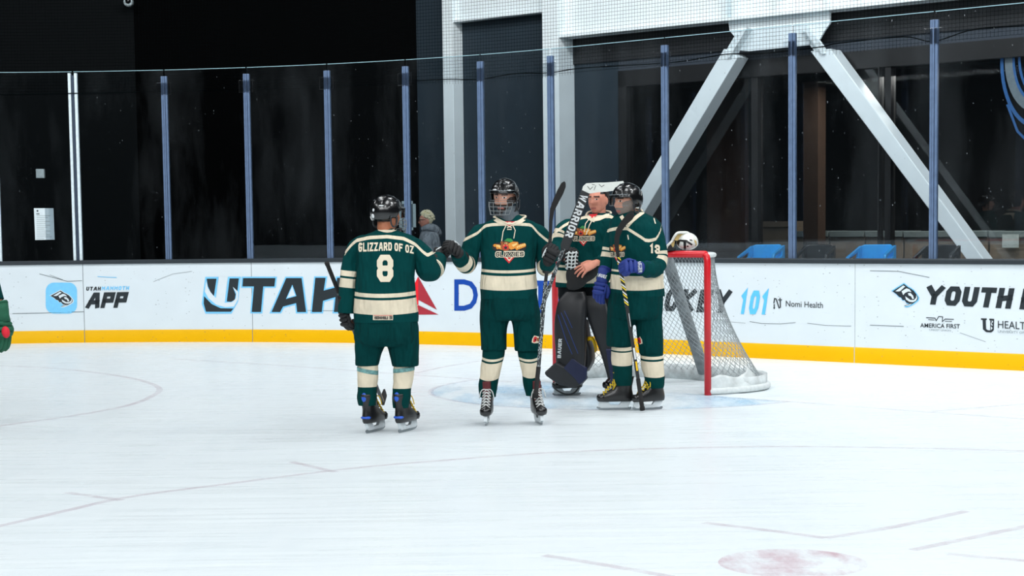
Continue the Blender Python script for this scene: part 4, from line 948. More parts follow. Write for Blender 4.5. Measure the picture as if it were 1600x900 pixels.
def shaft(mb, a, b_, w=.026, d=.019, mi=0, side=None):
    a, b_ = Vector(a), Vector(b_); t_ = (b_-a); L = t_.length; t_.normalize(); s_ = Vector(side) if side is not None else Vector((1, 0, 0)); s_ = (s_-t_*s_.dot(t_)).normalized(); n_ = t_.cross(s_)
    mb.box((a+b_)/2, s_*w/2, n_*d/2, t_*L/2, mi)
# ================================================================== THE GOAL
PR = gp(1106, 617.5); best = None
for i in range(200):
    a = math.radians(20+i*.25); q = PR-Vector((math.cos(a), -math.sin(a), 0))*1.89; e_ = abs(proj(q)[0]-868.5)
    if best is None or e_ < best[0]: best = (e_, a)
GA = best[1]; GX = Vector((math.cos(GA), -math.sin(GA), 0)); GY = Vector((math.sin(GA), math.cos(GA), 0)); GM = PR-GX*.945; GH = 1.215
def G(x, y, z): return GM+GX*x+GY*y+Vector((0, 0, z))
goal = empty('hockey_goal', GM)
REDP = mat('goal_red', (206, 14, 30), .35, var=.06, coat=.2); NETC = mat('net_cord', (150, 158, 160), .8); CANV = mat('net_canvas', (206, 212, 212), .8, var=.22, scale=9); GPAD = mat('goal_pad_grey', (128, 136, 140), .85, var=.3, scale=14); GALV = mat('galvanised', (150, 162, 170), .4, metal=.6)
for sx in (-1, 1):
    mb = MB(); mb.tube([G(sx*.945, 0, 0.0), G(sx*.945, 0, GH-.03), G(sx*.937, 0, GH+.012), G(sx*.918, 0, GH+.03)], .031, 14); po = mb.build('post', REDP, goal)
    mb = MB(); mb.tube([G(sx*.945-.014, .012, 0), G(sx*.945-.014, .012, .17)], .022, 10); mb.build('peg_sleeve', GALV, po)
mb = MB(); mb.tube([G(-.925, 0, GH+.03), G(.925, 0, GH+.03)], .031, 14); mb.build('crossbar', REDP, goal)
def sym(pts): return [(-x, y) for x, y in reversed(pts[1:])]+pts if pts[0][0] == 0 else [(-x, y) for x, y in reversed(pts)]+pts
base = [(0, 1.12), (.45, 1.10), (.80, .98), (1.02, .74), (1.08, .45), (1.02, .18), (.945, 0)]; top = [(0, .52), (.4, .48), (.68, .36), (.84, .22), (.90, .12), (.93, .05), (.945, 0)]
def path2(pts, N=97):
    P = catmull([Vector((x, y, 0)) for x, y in sym(pts)], 12); L = [0]
    for i in range(1, len(P)): L.append(L[-1]+(P[i]-P[i-1]).length)
    out = []
    for k in range(N):
        t_ = L[-1]*k/(N-1); out.append(Vector((interp(L, [p.x for p in P], t_), interp(L, [p.y for p in P], t_), 0)))
    return out
BP, TP = path2(base), path2(top)
def lerpp(P, u): 
    k = max(0, min(len(P)-1, u*(len(P)-1))); i = min(len(P)-2, int(k)); return P[i].lerp(P[i+1], k-i)
def NS(u, v, o=0.0):                                          # net wall: u round the back, v from the top frame down to the ice
    a, b_ = lerpp(TP, u), lerpp(BP, u); w_ = v**1.55 if .03 < u < .97 else v; p = a.lerp(b_, w_); c = Vector((0, .3, 0)); d = (p-c).normalized(); return G(p.x+d.x*o, p.y+d.y*o, (GH+.02)*(1-v)+.02)
mb = MB(); mb.tube([G(p.x, p.y, .035) for p in BP], .03, 10); mb.build('base_frame', mat('frame_white', (212, 218, 218), .5, var=.1), goal)
mb = MB(); mb.tube([G(p.x, p.y, GH+.02) for p in TP], .022, 10); mb.build('top_frame', mat('frame_white', (212, 218, 218), .5), goal)
mb = MB(); nu, nv = 50, 22
for sg in (-1, 1):
    for k in range(-nv, nu+nv):
        pts = []
        for i in range(nv+1):
            u = (k+sg*i*.9+(0 if sg > 0 else nv*.9))/nu
            if 0 <= u <= 1: pts.append(NS(u, i/nv))
            elif pts and len(pts) > 1: break
        if len(pts) > 1: mb.tube(pts, .0027, 3, caps=False)
mb.build('netting', NETC, goal, smooth=False)['kind'] = 'stuff'
mb = MB(); M_ = 40
for k in range(-16, M_+16):
    for sg in (-1, 1):
        pts = []
        for i in range(13):
            u = (k+sg*i)/M_
            if 0 <= u <= 1: t_ = lerpp(TP, u); c = Vector((-.925+1.85*u, 0, 0)); q = c.lerp(t_, i/12); pts.append(G(q.x, q.y, GH+.025))
        if len(pts) > 1: mb.tube(pts, .0023, 3, caps=False)
mb.build('top_netting', NETC, goal, smooth=False)['kind'] = 'stuff'
for ua, ub in ((.0, .16), (.84, 1.0)):
    mb = MB(); rr = []
    for i in range(25):
        u = ua+(ub-ua)*i/24; peak = .885+.012*math.sin(u*70)-.05*math.exp(-(((u-.86) if u > .5 else (u-.14))/.012)**2)
        rr.append([NS(u, peak+(1.0-peak)*j/6, .014+.004*math.sin(u*160+j)) for j in range(7)])
    mb.loft(rr, caps=False, closed=False); mb.build('canvas_skirt', CANV, goal, solid=.006)
mb = MB(); rr = []
for i in range(60):
    u = .10+.80*i/59; p = lerpp(BP, u); q = p*.965; rr.append([G(q.x, q.y-.02, .0), G(q.x, q.y-.02, .13), G(p.x, p.y-.0, .14), G(p.x, p.y, .0)])
mb.loft(rr); mb.build('base_pad', mat('base_pad_white', (196, 203, 204), .85, var=.25, scale=12), goal)
mb = MB(); a, b_ = G(0, .53, GH+.01), G(0, 1.08, .08); d = (b_-a).normalized(); n_ = GX.cross(d)
mb.loft([[c+GX*(.062*math.cos(t_))*1.0+n_*(.05*math.sin(t_)) for t_ in [2*math.pi*j/16 for j in range(16)]] for c in [a.lerp(b_, i/12) for i in range(13)]]); mb.build('centre_support', GPAD, goal)
mb = MB(); a, b_ = G(-.02, .02, GH+.03), G(-.02, .52, GH+.02); mb.tube([a, b_], .025, 10); mb.build('top_bar', GALV, goal)
thing(goal, 'hockey goal with red posts and white netting in front of the boards', 'hockey goal')
cr = [GM+GX*(1.83*math.cos(math.radians(a_)))-GY*(1.83*math.sin(math.radians(a_))) for a_ in range(0, 181, 6)]
mb = MB(); mb.face([mb.vert((p.x, p.y, .0015)) for p in cr]); crs = mb.build('goal_crease', BLUE, floor, smooth=False)
for p_ in crs.data.polygons:
    if p_.normal.z < 0: p_.flip()
ribbon('crease_line', cr, .05, PINK, .0022)
# ---- goalie mask lying on the goal
mk = empty('goalie_mask', G(.66, .12, GH+.062)); mc = at(1065, 380, (G(.62, .16, 0)).y); MKW = mat('mask_white', (222, 224, 218), .25, coat=.4); MKB = mat('mask_black', (14, 14, 15), .35); MKG = mat('mask_gold', (190, 164, 104), .35)
mz = G(.62, .16, GH+.062).z; MY = G(.66, .12, 0).y; mq = lambda x, y, dy=0.0: at(x, y, MY+dy)
mc = mq(1074, 381); mc.z = mz+.068
def MP(az, el, g=1.0): return mc+Vector((.098*math.cos(az)*math.cos(el)*g, .125*math.sin(az)*math.cos(el)*g, (.092 if el > 0 else .068)*math.sin(el)*g))
mb = MB(); mb.loft([[MP(2*math.pi*j/40, -1.25+2.75*i/22) for j in range(40)] for i in range(23)]); sh = mb.build('shell', MKW, mk); bvm = bvh_of(sh)
decal('black_stripes', [([[(1068, 377), (1072.3, 377), (1072, 391), (1068.5, 391)], [(1055, 376), (1063, 374.5), (1073, 375), (1082, 381.5), (1080.5, 383.5), (1072, 378.3), (1063, 377.3), (1060.5, 384), (1056, 384), (1058, 378.5)], circ(1074.6, 384.6, 1.4, n=10), [(1077, 374), (1081, 374.5), (1082, 376.5), (1078, 376)]], 0), ([[(1084, 374), (1087.5, 377), (1088.5, 382), (1086, 386), (1087, 381), (1085, 378)]], 1)], [MKB, MKG], bvm, sh, off=.003, step=2, lay=.001)
mb = MB(); mb.tube(catmull([mq(1050.5, 375.5, -.06), mq(1054, 369, -.07), (mq(1058.5, 364.2, -.07)), mq(1066, 363.3, -.06), mq(1074, 363.6, -.04), mq(1076.5, 367, -.03), mq(1079, 374.5, -.04)], 5), .012, 8); mb.build('face_rim', MKW, sh)
mb = MB(); mb.prism([mq(x, y, -.05) for x, y in ((1052, 375), (1059, 366), (1073.5, 365.5), (1077, 374), (1064, 377))], Vector((0, .09, 0))); mb.build('gold_lining', MKG, sh, smooth=False)
mb = MB(); mb.prism([mq(x, y, -.055) for x, y in ((1063, 370), (1067, 368.5), (1071, 370.5), (1068, 373))], Vector((0, -.006, 0))); mb.build('visor_gap', MKB, sh, smooth=False)
mb = MB(); mb.tube(catmull([mq(1051, 375.5, -.06), mq(1047, 380, -.06), mq(1042.5, 384.5, -.05), mq(1040.5, 390, -.04)], 5), .011, 8); mb.build('chin_bar', MKW, sh)
mb = MB(); mb.prism([mq(x, y, -.04) for x, y in ((1051, 377.5), (1054.5, 376.5), (1053, 385), (1049.5, 388), (1047, 383))], Vector((0, .1, 0))); mb.build('gold_side', MKG, sh, smooth=False)
mb = MB(); pz = mq(1048, 391).z; mb.prism([Vector((p.x, p.y, max(p.z, mz+.002))) for p in [mq(x, y, -.045) for x, y in ((1040.5, 391.5), (1043, 386), (1048.5, 381.5), (1051, 386.5), (1056, 389), (1056.5, 391.5))]], Vector((0, .11, 0))); mb.build('chin_padding', MKB, sh, smooth=False, bevel=.004)
thing(mk, 'white and gold goalie mask with black stripes resting on the goal crossbar', 'goalie mask')

# ================================================================== THE PLAYERS
DKG = (0, 62, 59); PANT = cloth('pants_green', (0, 54, 54), fold=.7)
def sock_mat(name, bands): return cloth(name, (0, 55, 54), bands, lo=500, hi=700, fold=.25)
def dress_legs(fig, body, hips, legs, socks, sockbands, bows=(0, 0), pant=None, name='player'):
    mb = MB(); R, _ = fig.rows(hips, per=5, n=44, amp=.006, freq=8); mb.loft(R)
    for l_ in legs:
        R, _ = fig.rows(l_, per=6, n=40, amp=.010, freq=7, stretch=.7); mb.loft(R)
    p = mb.build('pants', pant or PANT, body); remesh(p, .009, 4)
    for i, so in enumerate(socks):
        mb = MB(); fig.torso(mb, so, bow=bows[i], per=7, n=36, e=2.05, amp=.004, freq=12)
        mb.build('sock', sock_mat('sock_%s_%d' % (name, i), sockbands[i]), body)
    return p
def collar(fig, body, pts, rad=.016, col='cream', name='collar'):
    mb = MB(); mb.tube(catmull([fig.P(*p) for p in pts], 5), .0085, 8, ell=1.2); return mb.build(name, mat('collar_cream', CREAM, .85), body)
CRM = mat('applique_cream', CREAM, .8, var=.04); CRO = mat('crest_orange', (214, 136, 44), .7); CRB = mat('crest_brown', (150, 78, 30), .7); CRR = mat('crest_red', (204, 30, 38), .7); CRG = mat('crest_green', (42, 132, 66), .7); CRK = mat('crest_black', (18, 20, 22), .7); CRY = mat('crest_tan', (236, 196, 120), .7)
CM = [CRM, CRO, CRB, CRR, CRG, CRK, CRY]
def crest(fig_body, bv, cx, cy, k, kx=1.0, name='crest'):
    f = lambda P: [(cx+(a-455)*k*kx/4.286, cy+(b-510)*k/4.286) for a, b in P]
    e = lambda x, y, rx, ry, n=16: f(circ(x, y, rx, ry, n))
    def T(polys): return [f(p) for p in polys]
    wl = [e(376+i*9, 484+abs(i-1)*3+i*2, 11, 17-i*2, 10) for i in range(4)]+[e(360, 478, 13, 10)]; wr = [e(505+i*12, 492-i*4, 12, 18-i, 10) for i in range(5)]
    txt = block_px('GLIZZIES', 362, 556, 550, 553, 36, shear=.05, t=.22, w=.7, gap=.08, grow=.16); txt2 = block_px('GLIZZIES', 364, 554, 548, 551, 31, shear=.05, t=.2, w=.7, gap=.1)
    layers = [([e(376, 488, 37, 29), e(530, 488, 38, 30), e(438, 480, 48, 42), e(480, 478, 40, 32)], 5),
              ([f([(408, 552), (492, 552), (452, 598)])], 3), ([f([(428, 556), (478, 556), (453, 584)])], 0), ([f([(440, 557), (468, 557), (453, 573)])], 3),
              (wl+wr, 1), ([e(372+i*10, 480+i*3, 5, 9, 8) for i in range(4)]+[e(508+i*12, 488-i*4, 5, 9, 8) for i in range(5)], 6),
              ([e(430, 484, 34, 32), e(404, 458, 9, 9)], 2), ([f([(446, 470), (470, 452), (512, 454), (516, 474), (488, 500), (464, 508), (452, 494)])], 1), ([f([(470, 474), (505, 460), (508, 470), (480, 488)])], 6),
              ([f([(418, 448), (440, 430), (466, 432), (480, 446), (470, 458), (444, 452)])], 4), ([e(430, 488, 19, 19)], 3), ([e(430, 494, 10, 9)], 5), ([f([(416, 474), (422, 474), (419, 484)]), f([(436, 474), (442, 474), (439, 484)]), e(432, 464, 10, 5)], 6), ([e(418, 462, 3, 3, 8), e(444, 462, 3, 3, 8), e(431, 464, 5, 3, 8)], 5),
              (T(txt), 0), (T(txt2), 5)]
    return decal(name, layers, CM, bv, fig_body, off=.002, step=5, lay=.0003)
def small_crest(body, bv, cx, cy, flip=1):
    f = lambda P: [(cx+a*flip, cy+b) for a, b in P]
    decal('pants_crest', [([f([(-7, 5), (-6, -1), (-3, -6), (1, -5), (7, -3), (6, 5), (2, 6), (-3, 6.5)])], 0), ([f([(-5, 4), (-4, -2), (-2, -4.5), (1, -3), (0, 3), (-3, 5)])], 3), ([f([(1, -2), (6, -2), (5, 4), (1, 3)])], 2), ([f([(-3.5, 2), (-1, -1), (0, 2)])], 5)], CM, bv, body, off=.004, step=5, lay=.0006)
def place(polys, o, d, up): return [[(o[0]+d[0]*x-up[0]*y, o[1]+d[1]*x-up[1]*y) for x, y in p] for p in polys]

# ------------------------------------------------ player with the 8 on the back
A = Fig(600, 676, 1.0); A.yline = [(538, 396), (540, 391), (549, 380), (557, 373), (577, 368.5), (605, 367), (631, 370), (649, 379), (661, 391), (668, 396), (678, 391), (684, 385)]
skA = skin('skin_tan', (176, 112, 80)); HAIRD = mat('hair_dark', (28, 22, 20), .7, bump=.4, scale=60)
P = A.P; hcA = P(604.5, 336, 0)
bA, hfA = make_body(A, skA, HAIRD, (hcA, Vector((.72, .69, -.06)), Vector((0, 0, 1)), 1.03), [[P(570, 382), P(546, 432), P(540, 486)], [P(640, 384), P(668, 424, .03), P(684.5, 400.5, .26)]],
    [[P(585, 510), P(577, 568), P(576.5, 655)], [P(625, 510), P(631, 568), P(627.5, 657)]], [P(605, 366), P(604, 400), P(603, 440), P(603, 480), P(604, 510)],
    hands=[((P(538, 488), Vector((.18, .05, -1)), Vector((-.75, -.6, 0)), 1), dict(curl=(.7, 1.3, 1.0))), ((P(684.5, 400.5, .26), Vector((.45, .7, .25)), Vector((.55, -.4, .5)), -1), dict(curl=(1.1, 1.4, 1.0)))])
thing(bA, 'player seen from behind in green jersey number 8, bumping fists with bearded player', 'person')
ja = cloth('jersey_back_player', GREEN, [(454.5, 460.5), (464.5, 487)], lo=340, hi=540, yoke=5.2); jas = cloth('sleeve_back_player', GREEN, [(.46, .53), (.555, .675)], yoke=5.2)
mb = MB(); A.torso(mb, [(604, 357, 13, .95), (605, 362, 22, .8), (606, 369, 40, .6), (606, 379, 50, .55), (605, 394, 51, .58), (603, 418, 47, .64), (602, 445, 46.5, .68), (602, 470, 48.5, .68), (603, 490, 50.5, .66), (603, 503, 50.5, .66)], bow=3, amp=.012, freq=6, per=7)
A.sleeve(mb, [(573, 378, 0), (560, 384, 0), (549, 402, 0), (545, 430, 0), (542, 462, 0), (540, 489, 0)], [.055, .062, .06, .063, .062, .058]); s_i = len(mb.f)
A.sleeve(mb, [(636, 380, 0), (650, 388, 0), (662, 404, 0), (669, 421, .04), (679, 418, .15), (685.5, 403, .25)], [.055, .072, .082, .088, .075, .058], mi=2)
jA = mb.build('jersey', [ja, jas, cloth('sleeve_back_player_bent', GREEN, [(.60, .64), (.66, .72)], yoke=5.2)], bA); bvA = bvh_of(jA)
collar(A, bA, [(592, 358, .0), (596, 359.5, -.05), (605, 361, -.07), (615, 360, -.04), (618, 358.5, .02), (612, 357, .07), (600, 356, .07), (592, 358, 0)], rad=.011)
decal('collar_band', [(pl_px([(593, 359.5), (599, 361.5), (605, 362.3), (612, 361.5), (617, 359.5)], 3.5), 0)], [CRM], bvA, jA, off=.0035, step=4)
arcA = lambda a: 14*(max(0, a-.5)*2)**2.2-0*a
decal('name_lettering', [(block_px('GLIZZARD OF OZ', 560.5, 392, 646, 388.5, 14, 12, t=.21, w=.62, gap=.13, arc=lambda a: 1.5+9*max(0, a-.55)**1.4*2.2), 0)], [CRM], bvA, jA, off=.003, step=6)
decal('number', [(block_px('8', 589, 440.5, 614.5, 440.5, 42.5, t=.205, w=.6), 0)], [CRM], bvA, jA, off=.003, step=6)
decal('hem_tag', [([[(583, 491.5), (614, 491.5), (614, 500), (583, 500)]], 0), ([[(584, 492.5), (613, 492.5), (613, 493.3), (584, 493.3)]], 3), (block_px('NHERMONSDLO', 585, 499, 606.5, 499, 5, t=.3, gap=.12)+block_px('150', 608, 499, 613, 499, 5.5, t=.3), 5)], CM, bvA, jA, off=.004, step=6, lay=.0008)
pA = dress_legs(A, bA, [(603, 497, 48, .68), (604, 512, 50, .68), (604, 528, 50.5, .68), (604, 540, 46, .6)], [[(582, 520, 26, .9), (578, 540, 23.5, .95), (575, 556, 20, 1), (573, 571, 18, 1.05)], [(627, 520, 27, .9), (631, 545, 24.5, .95), (633, 560, 22.5, 1), (634, 572, 21, 1.05)]],
    [[(575, 562, 15.5, 1.05), (574.5, 578, 16.3, 1.05), (574.5, 592, 16.5, 1.05), (574, 606, 15, 1.05), (573, 620, 15.5, 1.05), (574, 633, 13.5, 1.05)], [(631, 562, 16, 1.05), (631, 580, 16.5, 1.05), (630, 595, 15.5, 1.05), (628, 608, 14.5, 1.05), (627, 622, 14.5, 1.05), (626, 637, 12, 1.05)]], [[(560, 603.5)], [(560, 606)]], (0, 0), name='back')
for cx, cy, hw, tl in ((574.5, 579, 16.8, .05), (631, 577, 17, -.03)):
    R, _ = A.rows([(cx, cy-3.2, hw, 1.05, 0, 0), (cx, cy+3.2, hw, 1.05, 0, 0)], per=3, n=36, e=2.05); mb = MB(); mb.loft([[p+Vector((0, 0, -(p.x-A.P(cx, cy).x)*tl*4)) for p in r] for r in R]); mb.build('sock_tape', mat('tape_teal', (104, 152, 150), .5, var=.35, scale=40), bA)
helmet(bA, hfA, cage='combo', stickers=((-1.60, -.30, .017, .017), (-1.50, .05, .011, .011), (-2.25, -.42, .03, .017), (-.95, .32, .022, .005)), wire=WIREW)
tA = A.P
for ax_, px2 in ((576.5, 'L'), (627.5, 'R')):
    q = P(ax_, 600); q.z = 0; d_ = Vector((.40, .92, 0)).normalized(); hq = q-d_*.062; skate(bA, hq, hq+d_*.3, (214, 178, 40), top=P(ax_-1, 635), accent=(30, 84, 190), k=1.06)
glove(bA, P(538, 487), Vector((.18, .05, -1)), Vector((-.75, -.6, 0)), 1, elbow=P(545, 430), trim=None, curl=(.7, 1.3, 1.0)); glove(bA, P(684.5, 400.5, .25), Vector((.45, .7, .25)), Vector((.55, -.4, .5)), -1, elbow=P(674, 420, .1), curl=(1.1, 1.4, 1.0), trim=GLW, k=.9)
# his stick
SKB = mat('stick_black', (16, 17, 19), .4, coat=.2); SKT = mat('stick_tape', (22, 22, 23), .9, bump=.3, scale=60); SKGR = mat('stick_graphite', (58, 64, 70), .3, coat=.3)
st = empty('hockey_stick', P(598, 631, .7)); k0, k1 = P(510.5, 410.5, -.08), P(598, 628, .7)
mb = MB(); shaft(mb, k0.lerp(k1, .12), k1); mb.build('shaft', SKGR, st, smooth=False, bevel=.003)
mb = MB(); mb.tube([k0, k0.lerp(k1, .012), k0.lerp(k1, .014), k0.lerp(k1, .2)], [.019, .019, .0165, .0165], 10); mb.build('taped_grip', SKT, st)
d = (k1-k0).normalized(); tip = P(603, 613, .98); ax = (tip-k1); n_ = ax.cross(d).normalized(); up_ = (d-ax.normalized()*d.dot(ax.normalized())).normalized()
mb = MB(); mb.prism([k1-d*.06, k1-d*.03+ax*.12, k1+ax*.5-up_*.035, tip-up_*.03, tip+ax*.04, tip+up_*.03, k1+ax*.45+up_*.035, k1+up_*.035+ax*.1, k1-ax*.04+up_*.02], n_*.012); mb.build('blade', SKT, st, smooth=False, bevel=.003)
thing(st, 'black hockey stick held low by the player with the 8', 'hockey stick')

# ------------------------------------------------ bearded player facing us
B = Fig(797, 660.5, 2.0); B.yline = [(722, 374), (728, 371), (746, 362), (758, 350.5), (770, 348.5), (788, 348), (813, 348), (830, 349), (841, 362), (853, 372), (859, 376)]
P = B.P; skB = skin('skin_fair', (204, 150, 126)); BEARD = mat('beard_dark', (52, 38, 32), .8, bump=.3, scale=80)
bB, hfB = make_body(B, skB, HAIRD, (P(788.5, 309, -.02), Vector((-.36, -.92, -.1)), Vector((0, -.1, 1)), 1.04), [[P(762, 367), P(741, 383), P(730, 412, -.06), P(715.5, 395.5, -.25)], [P(829, 367), P(847, 383), P(852, 414, -.05), P(858, 407, -.22)]],
    [[P(778, 475), P(770, 550), P(762.5, 642)], [P(818, 475), P(827, 550), P(838, 642)]], [P(795, 345), P(795, 380), P(795, 420), P(796, 450), P(797, 478)], beard=True, beardm=BEARD,
    hands=[((P(716.5, 396, -.25), Vector((-.6, -.35, .5)), Vector((.35, -.7, .5)), 1), dict(curl=(1.2, 1.4, 1.0))), ((P(856, 409, -.21), Vector((.35, -.25, .75)), Vector((-.2, -.9, -.1)), -1), dict(curl=(1.1, 1.4, 1.1)))])
thing(bB, 'bearded player facing us in green crested jersey, holding up a black stick', 'person')
jm = cloth('jersey_front_player', GREEN, [(419, 423.5), (428, 450.5)], lo=320, hi=480, yoke=4.6); jms = cloth('sleeve_front_player', GREEN, [(.62, .655), (.69, .80)], yoke=4.6)
mb = MB(); B.torso(mb, [(796, 336, 16, .9), (796, 342, 26, .75), (796, 349, 41, .58), (796, 359, 48, .54), (796, 378, 46, .58), (795, 400, 43.5, .64), (795, 420, 43, .68), (795, 440, 44, .7), (795, 455, 44, .7), (795.5, 466.5, 44, .7)], bow=2.5, amp=.012, freq=6, per=7)
B.sleeve(mb, [(762, 359, 0), (749, 366, 0), (739, 381, 0), (733, 400, 0), (729, 413, -.07), (719, 404, -.17), (715.5, 395.5, -.25)], [.058, .072, .073, .072, .072, .064, .055])
B.sleeve(mb, [(830, 359, 0), (842, 366, 0), (849, 381, 0), (851, 402, 0), (852, 417, -.05), (856, 412, -.15), (858, 407, -.22)], [.058, .070, .070, .066, .066, .06, .055])
jB = mb.build('jersey', [jm, jms], bB); bvB = bvh_of(jB)
collar(B, bB, [(772, 339, -.01), (779, 343, -.075), (788, 347.5, -.11), (797, 350, -.12), (806, 347.5, -.11), (815, 343, -.075), (821, 338, -.01), (812, 337, .06), (796, 337, .075), (781, 337.5, .06), (772, 339, -.01)], rad=.0125)
mb = MB(); R, _ = B.rows([(791, 322, 15, 1.0, .0, 0), (793, 332, 17.5, 1, 0, 0), (796, 345, 20, 1, -.01, 3)], per=5, n=32, e=2, amp=.003, freq=20); mb.loft(R); mb.build('neck_gaiter', cloth('gaiter_grey', (92, 100, 106)), bB)
decal('collar_band', [(pl_px([(770.5, 338), (774, 343), (782, 347.8), (797, 350.5), (811, 347.8), (818, 343), (821.5, 338)], 6), 0)], [CRM], bvB, jB, off=.0035, step=4)
crest(jB, bvB, 796, 391, 1.0)
decal('collar_tie', [([[(788, 346.5), (804.5, 346.5), (801, 351.5), (796.5, 354), (791.5, 351.5)]], 3), (pl_px([(792, 350), (786, 362), (784, 376)], 1.3)+pl_px([(800, 350), (805, 360), (803, 372)], 1.3)+pl_px([(793, 353), (799, 356)], 1.4)+pl_px([(799, 353), (793, 356)], 1.4)+pl_px([(793, 358.5), (799, 358.5)], 1.3), 0), ([[(794, 347.5), (799, 347.5), (798.5, 350), (794.5, 350)]], 0)], CM, bvB, jB, off=.006, step=6)
pB = dress_legs(B, bB, [(796, 458, 43, .7), (796, 475, 45.5, .7), (797, 492, 46.5, .68), (797, 500, 44, .6)], [[(774, 486, 24.5, .9), (772, 512, 21.5, .95), (771.5, 530, 20.5, 1), (771.5, 547, 19.5, 1.05)], [(821, 486, 24.5, .9), (823, 512, 22.5, .95), (824, 530, 21.5, 1), (825, 548, 20.5, 1.05)]],
    [[(772, 540, 17.5, 1), (771, 555, 17.5, 1), (768, 570, 16.5, 1), (765.5, 586, 15.5, 1), (763, 600, 15, 1), (762, 620, 13, 1)], [(825, 540, 17, 1), (826, 555, 16.5, 1), (828, 570, 15, 1), (829, 586, 13.5, 1), (831, 600, 13.5, 1), (834, 618, 12, 1)]], [[(557, 560.5), (564, 590.5)], [(557, 560.5), (563, 586.5)]], (3.5, 3.5), name='front')
small_crest(bB, bvh_of(pB), 837.5, 530)
helmet(bB, hfB, cage='combo', stickers=((1.2, .34, .02, .006), (2.35, .3, .018, .006)), wire=WIREW, tilt=.05)
for hx in (762.5, 838.5):
    q = P(hx-(3 if hx > 800 else 0), 600); q.z = 0; dx = .05 if hx > 800 else -.02; skate(bB, q+Vector((0, .062, 0)), q+Vector((dx, -.22, 0)), (206, 208, 206), top=P(762 if hx < 800 else 832.5, 616), accent=None, k=1.06, tong=(92, 30, 34, 'red'))
glove(bB, P(716.5, 396, -.25), Vector((-.6, -.35, .5)), Vector((.35, -.7, .5)), 1, elbow=P(727, 412, -.08), curl=(1.2, 1.4, 1.0)); glove(bB, P(856, 409, -.21), Vector((.35, -.25, .75)), Vector((-.2, -.9, -.1)), -1, elbow=P(853, 420, -.05), curl=(1.1, 1.4, 1.1))
st = empty('hockey_stick', P(837, 622, -.17)); dyS = -.17
Q = lambda x, y: P(x, y, dyS)
mb = MB(); mb.prism([Q(*p) for p in ((882, 283), (884, 286), (884, 292), (880, 303), (874, 314), (866, 330), (863.5, 345), (862, 377), (857.5, 377), (858, 345), (859.5, 326), (864, 313), (871, 297), (877, 286))], Vector((0, .012, 0))); mb.build('blade', SKT, st, smooth=False, bevel=.003)
mb = MB(); shaft(mb, Q(859.8, 372), Q(852.5, 440)); mb.build('upper_shaft', SKB, st, smooth=False, bevel=.003)
m, t, b = new_mat('stick_graphic'); v = t.obj(); b.inputs['Base Color'].default_value = (0, 0, 0, 1)
t.link(t.ramp(t.noise(26, 3, t.obj((1, 1, .45)), .8), [(.0, lin((28, 32, 36))), (.49, lin((168, 176, 178))), (.535, lin((40, 44, 48)))], 'CONSTANT'), b.inputs['Base Color']); b.inputs['Roughness'].default_value = .3; STG = m
mb = MB(); shaft(mb, Q(852.5, 440), Q(841.5, 573), .03, .02); mb.build('lower_shaft', STG, st, smooth=False, bevel=.003)
mb = MB(); a, c = Q(841.5, 573), Q(836.5, 622); mb.tube([a, a.lerp(c, .85), a.lerp(c, .86), c], [.0175, .0175, .021, .021], 10); mb.build('taped_grip', SKT, st)
thing(st, 'hockey stick with upturned black blade held by the bearded player', 'hockey stick')

# ------------------------------------------------ goalie
C_ = Fig(888, 617, 3.0); C_.yline = [(862, 374), (866, 362), (880, 351), (900, 340), (916, 336.5), (956, 336), (962, 342), (968, 352)]
P = C_.P; skC = skin('skin_pink', (206, 140, 118))
bC, hfC = make_body(C_, skC, HAIRD, (P(935, 313.5, -.02), Vector((-.55, -.83, .02)), Vector((0, 0, 1)), 1.06), [[P(890, 356), P(874, 392, -.1), P(882, 404, -.3)], [P(955, 356), P(952, 404, -.14), P(932, 411, -.46)]],
    [[P(902, 455), P(895, 535), P(893, 598)], [P(932, 455), P(948, 540), P(962, 596)]], [P(934, 342), P(925, 375), P(916, 410), P(914, 435), P(915, 458)],
    hands=[((P(882, 404, -.3), Vector((.4, -.2, .5)), Vector((-.5, -.8, .1)), 1), dict(curl=(1.0, 1.3, 1.0))), ((P(931, 411, -.50), Vector((-.86, -.05, -.36)), Vector((-.1, -.75, .65)), 1), dict(curl=(.18, .3, .25), spread=.16, L=1.16, r=.0105, thumb=(.75, .05)))])
thing(bC, 'goalie without helmet in green jersey and black leg pads before the goal', 'person')
mb = MB(); c, lt, fw, u, k = hfC
for i in range(170):
    z = random.uniform(-.1, 1); a = random.uniform(0, 6.28); r = math.sqrt(max(0, 1-z*z)); x, y = r*math.cos(a), r*math.sin(a)
    if y > .35 and z < .70 or y > -.05 and z < .34: continue
    q = random.uniform(.012, .017); mb.ellipsoid(c+u*.012+(lt*x*.078+fw*(y*.096-.006)+u*z*.125)*k, (q, 0, 0), (0, q, 0), (0, 0, q*1.2), 8, 6)
hr_ = mb.build('hair', HAIRD, bC); remesh(hr_, .006, 2)
jg = cloth('jersey_goalie', GREEN, [(412, 416), (421, 440)], lo=320, hi=480, yoke=4.5); jgs = cloth('sleeve_goalie', GREEN, [(.26, .31), (.34, .45)], yoke=4.5)
mb = MB(); C_.torso(mb, [(938, 333, 15, .9), (936, 338, 26, .75), (930, 346, 43, .6), (924, 357, 50, .58), (917, 375, 48, .62), (914, 395, 45, .66), (914, 415, 44, .68), (914, 432, 46, .7), (914, 448, 46, .7)], bow=2, amp=.008, freq=7, per=7)
C_.sleeve(mb, [(896, 352, 0), (882, 361, -.02), (875, 378, -.06), (876, 396, -.16), (881, 403, -.27)], [.07, .085, .08, .072, .062])
C_.sleeve(mb, [(950, 352, 0), (956, 366, 0), (955, 386, -.05), (951, 403, -.16), (941, 411, -.32), (933, 411.5, -.43)], [.075, .088, .086, .082, .07, .055])
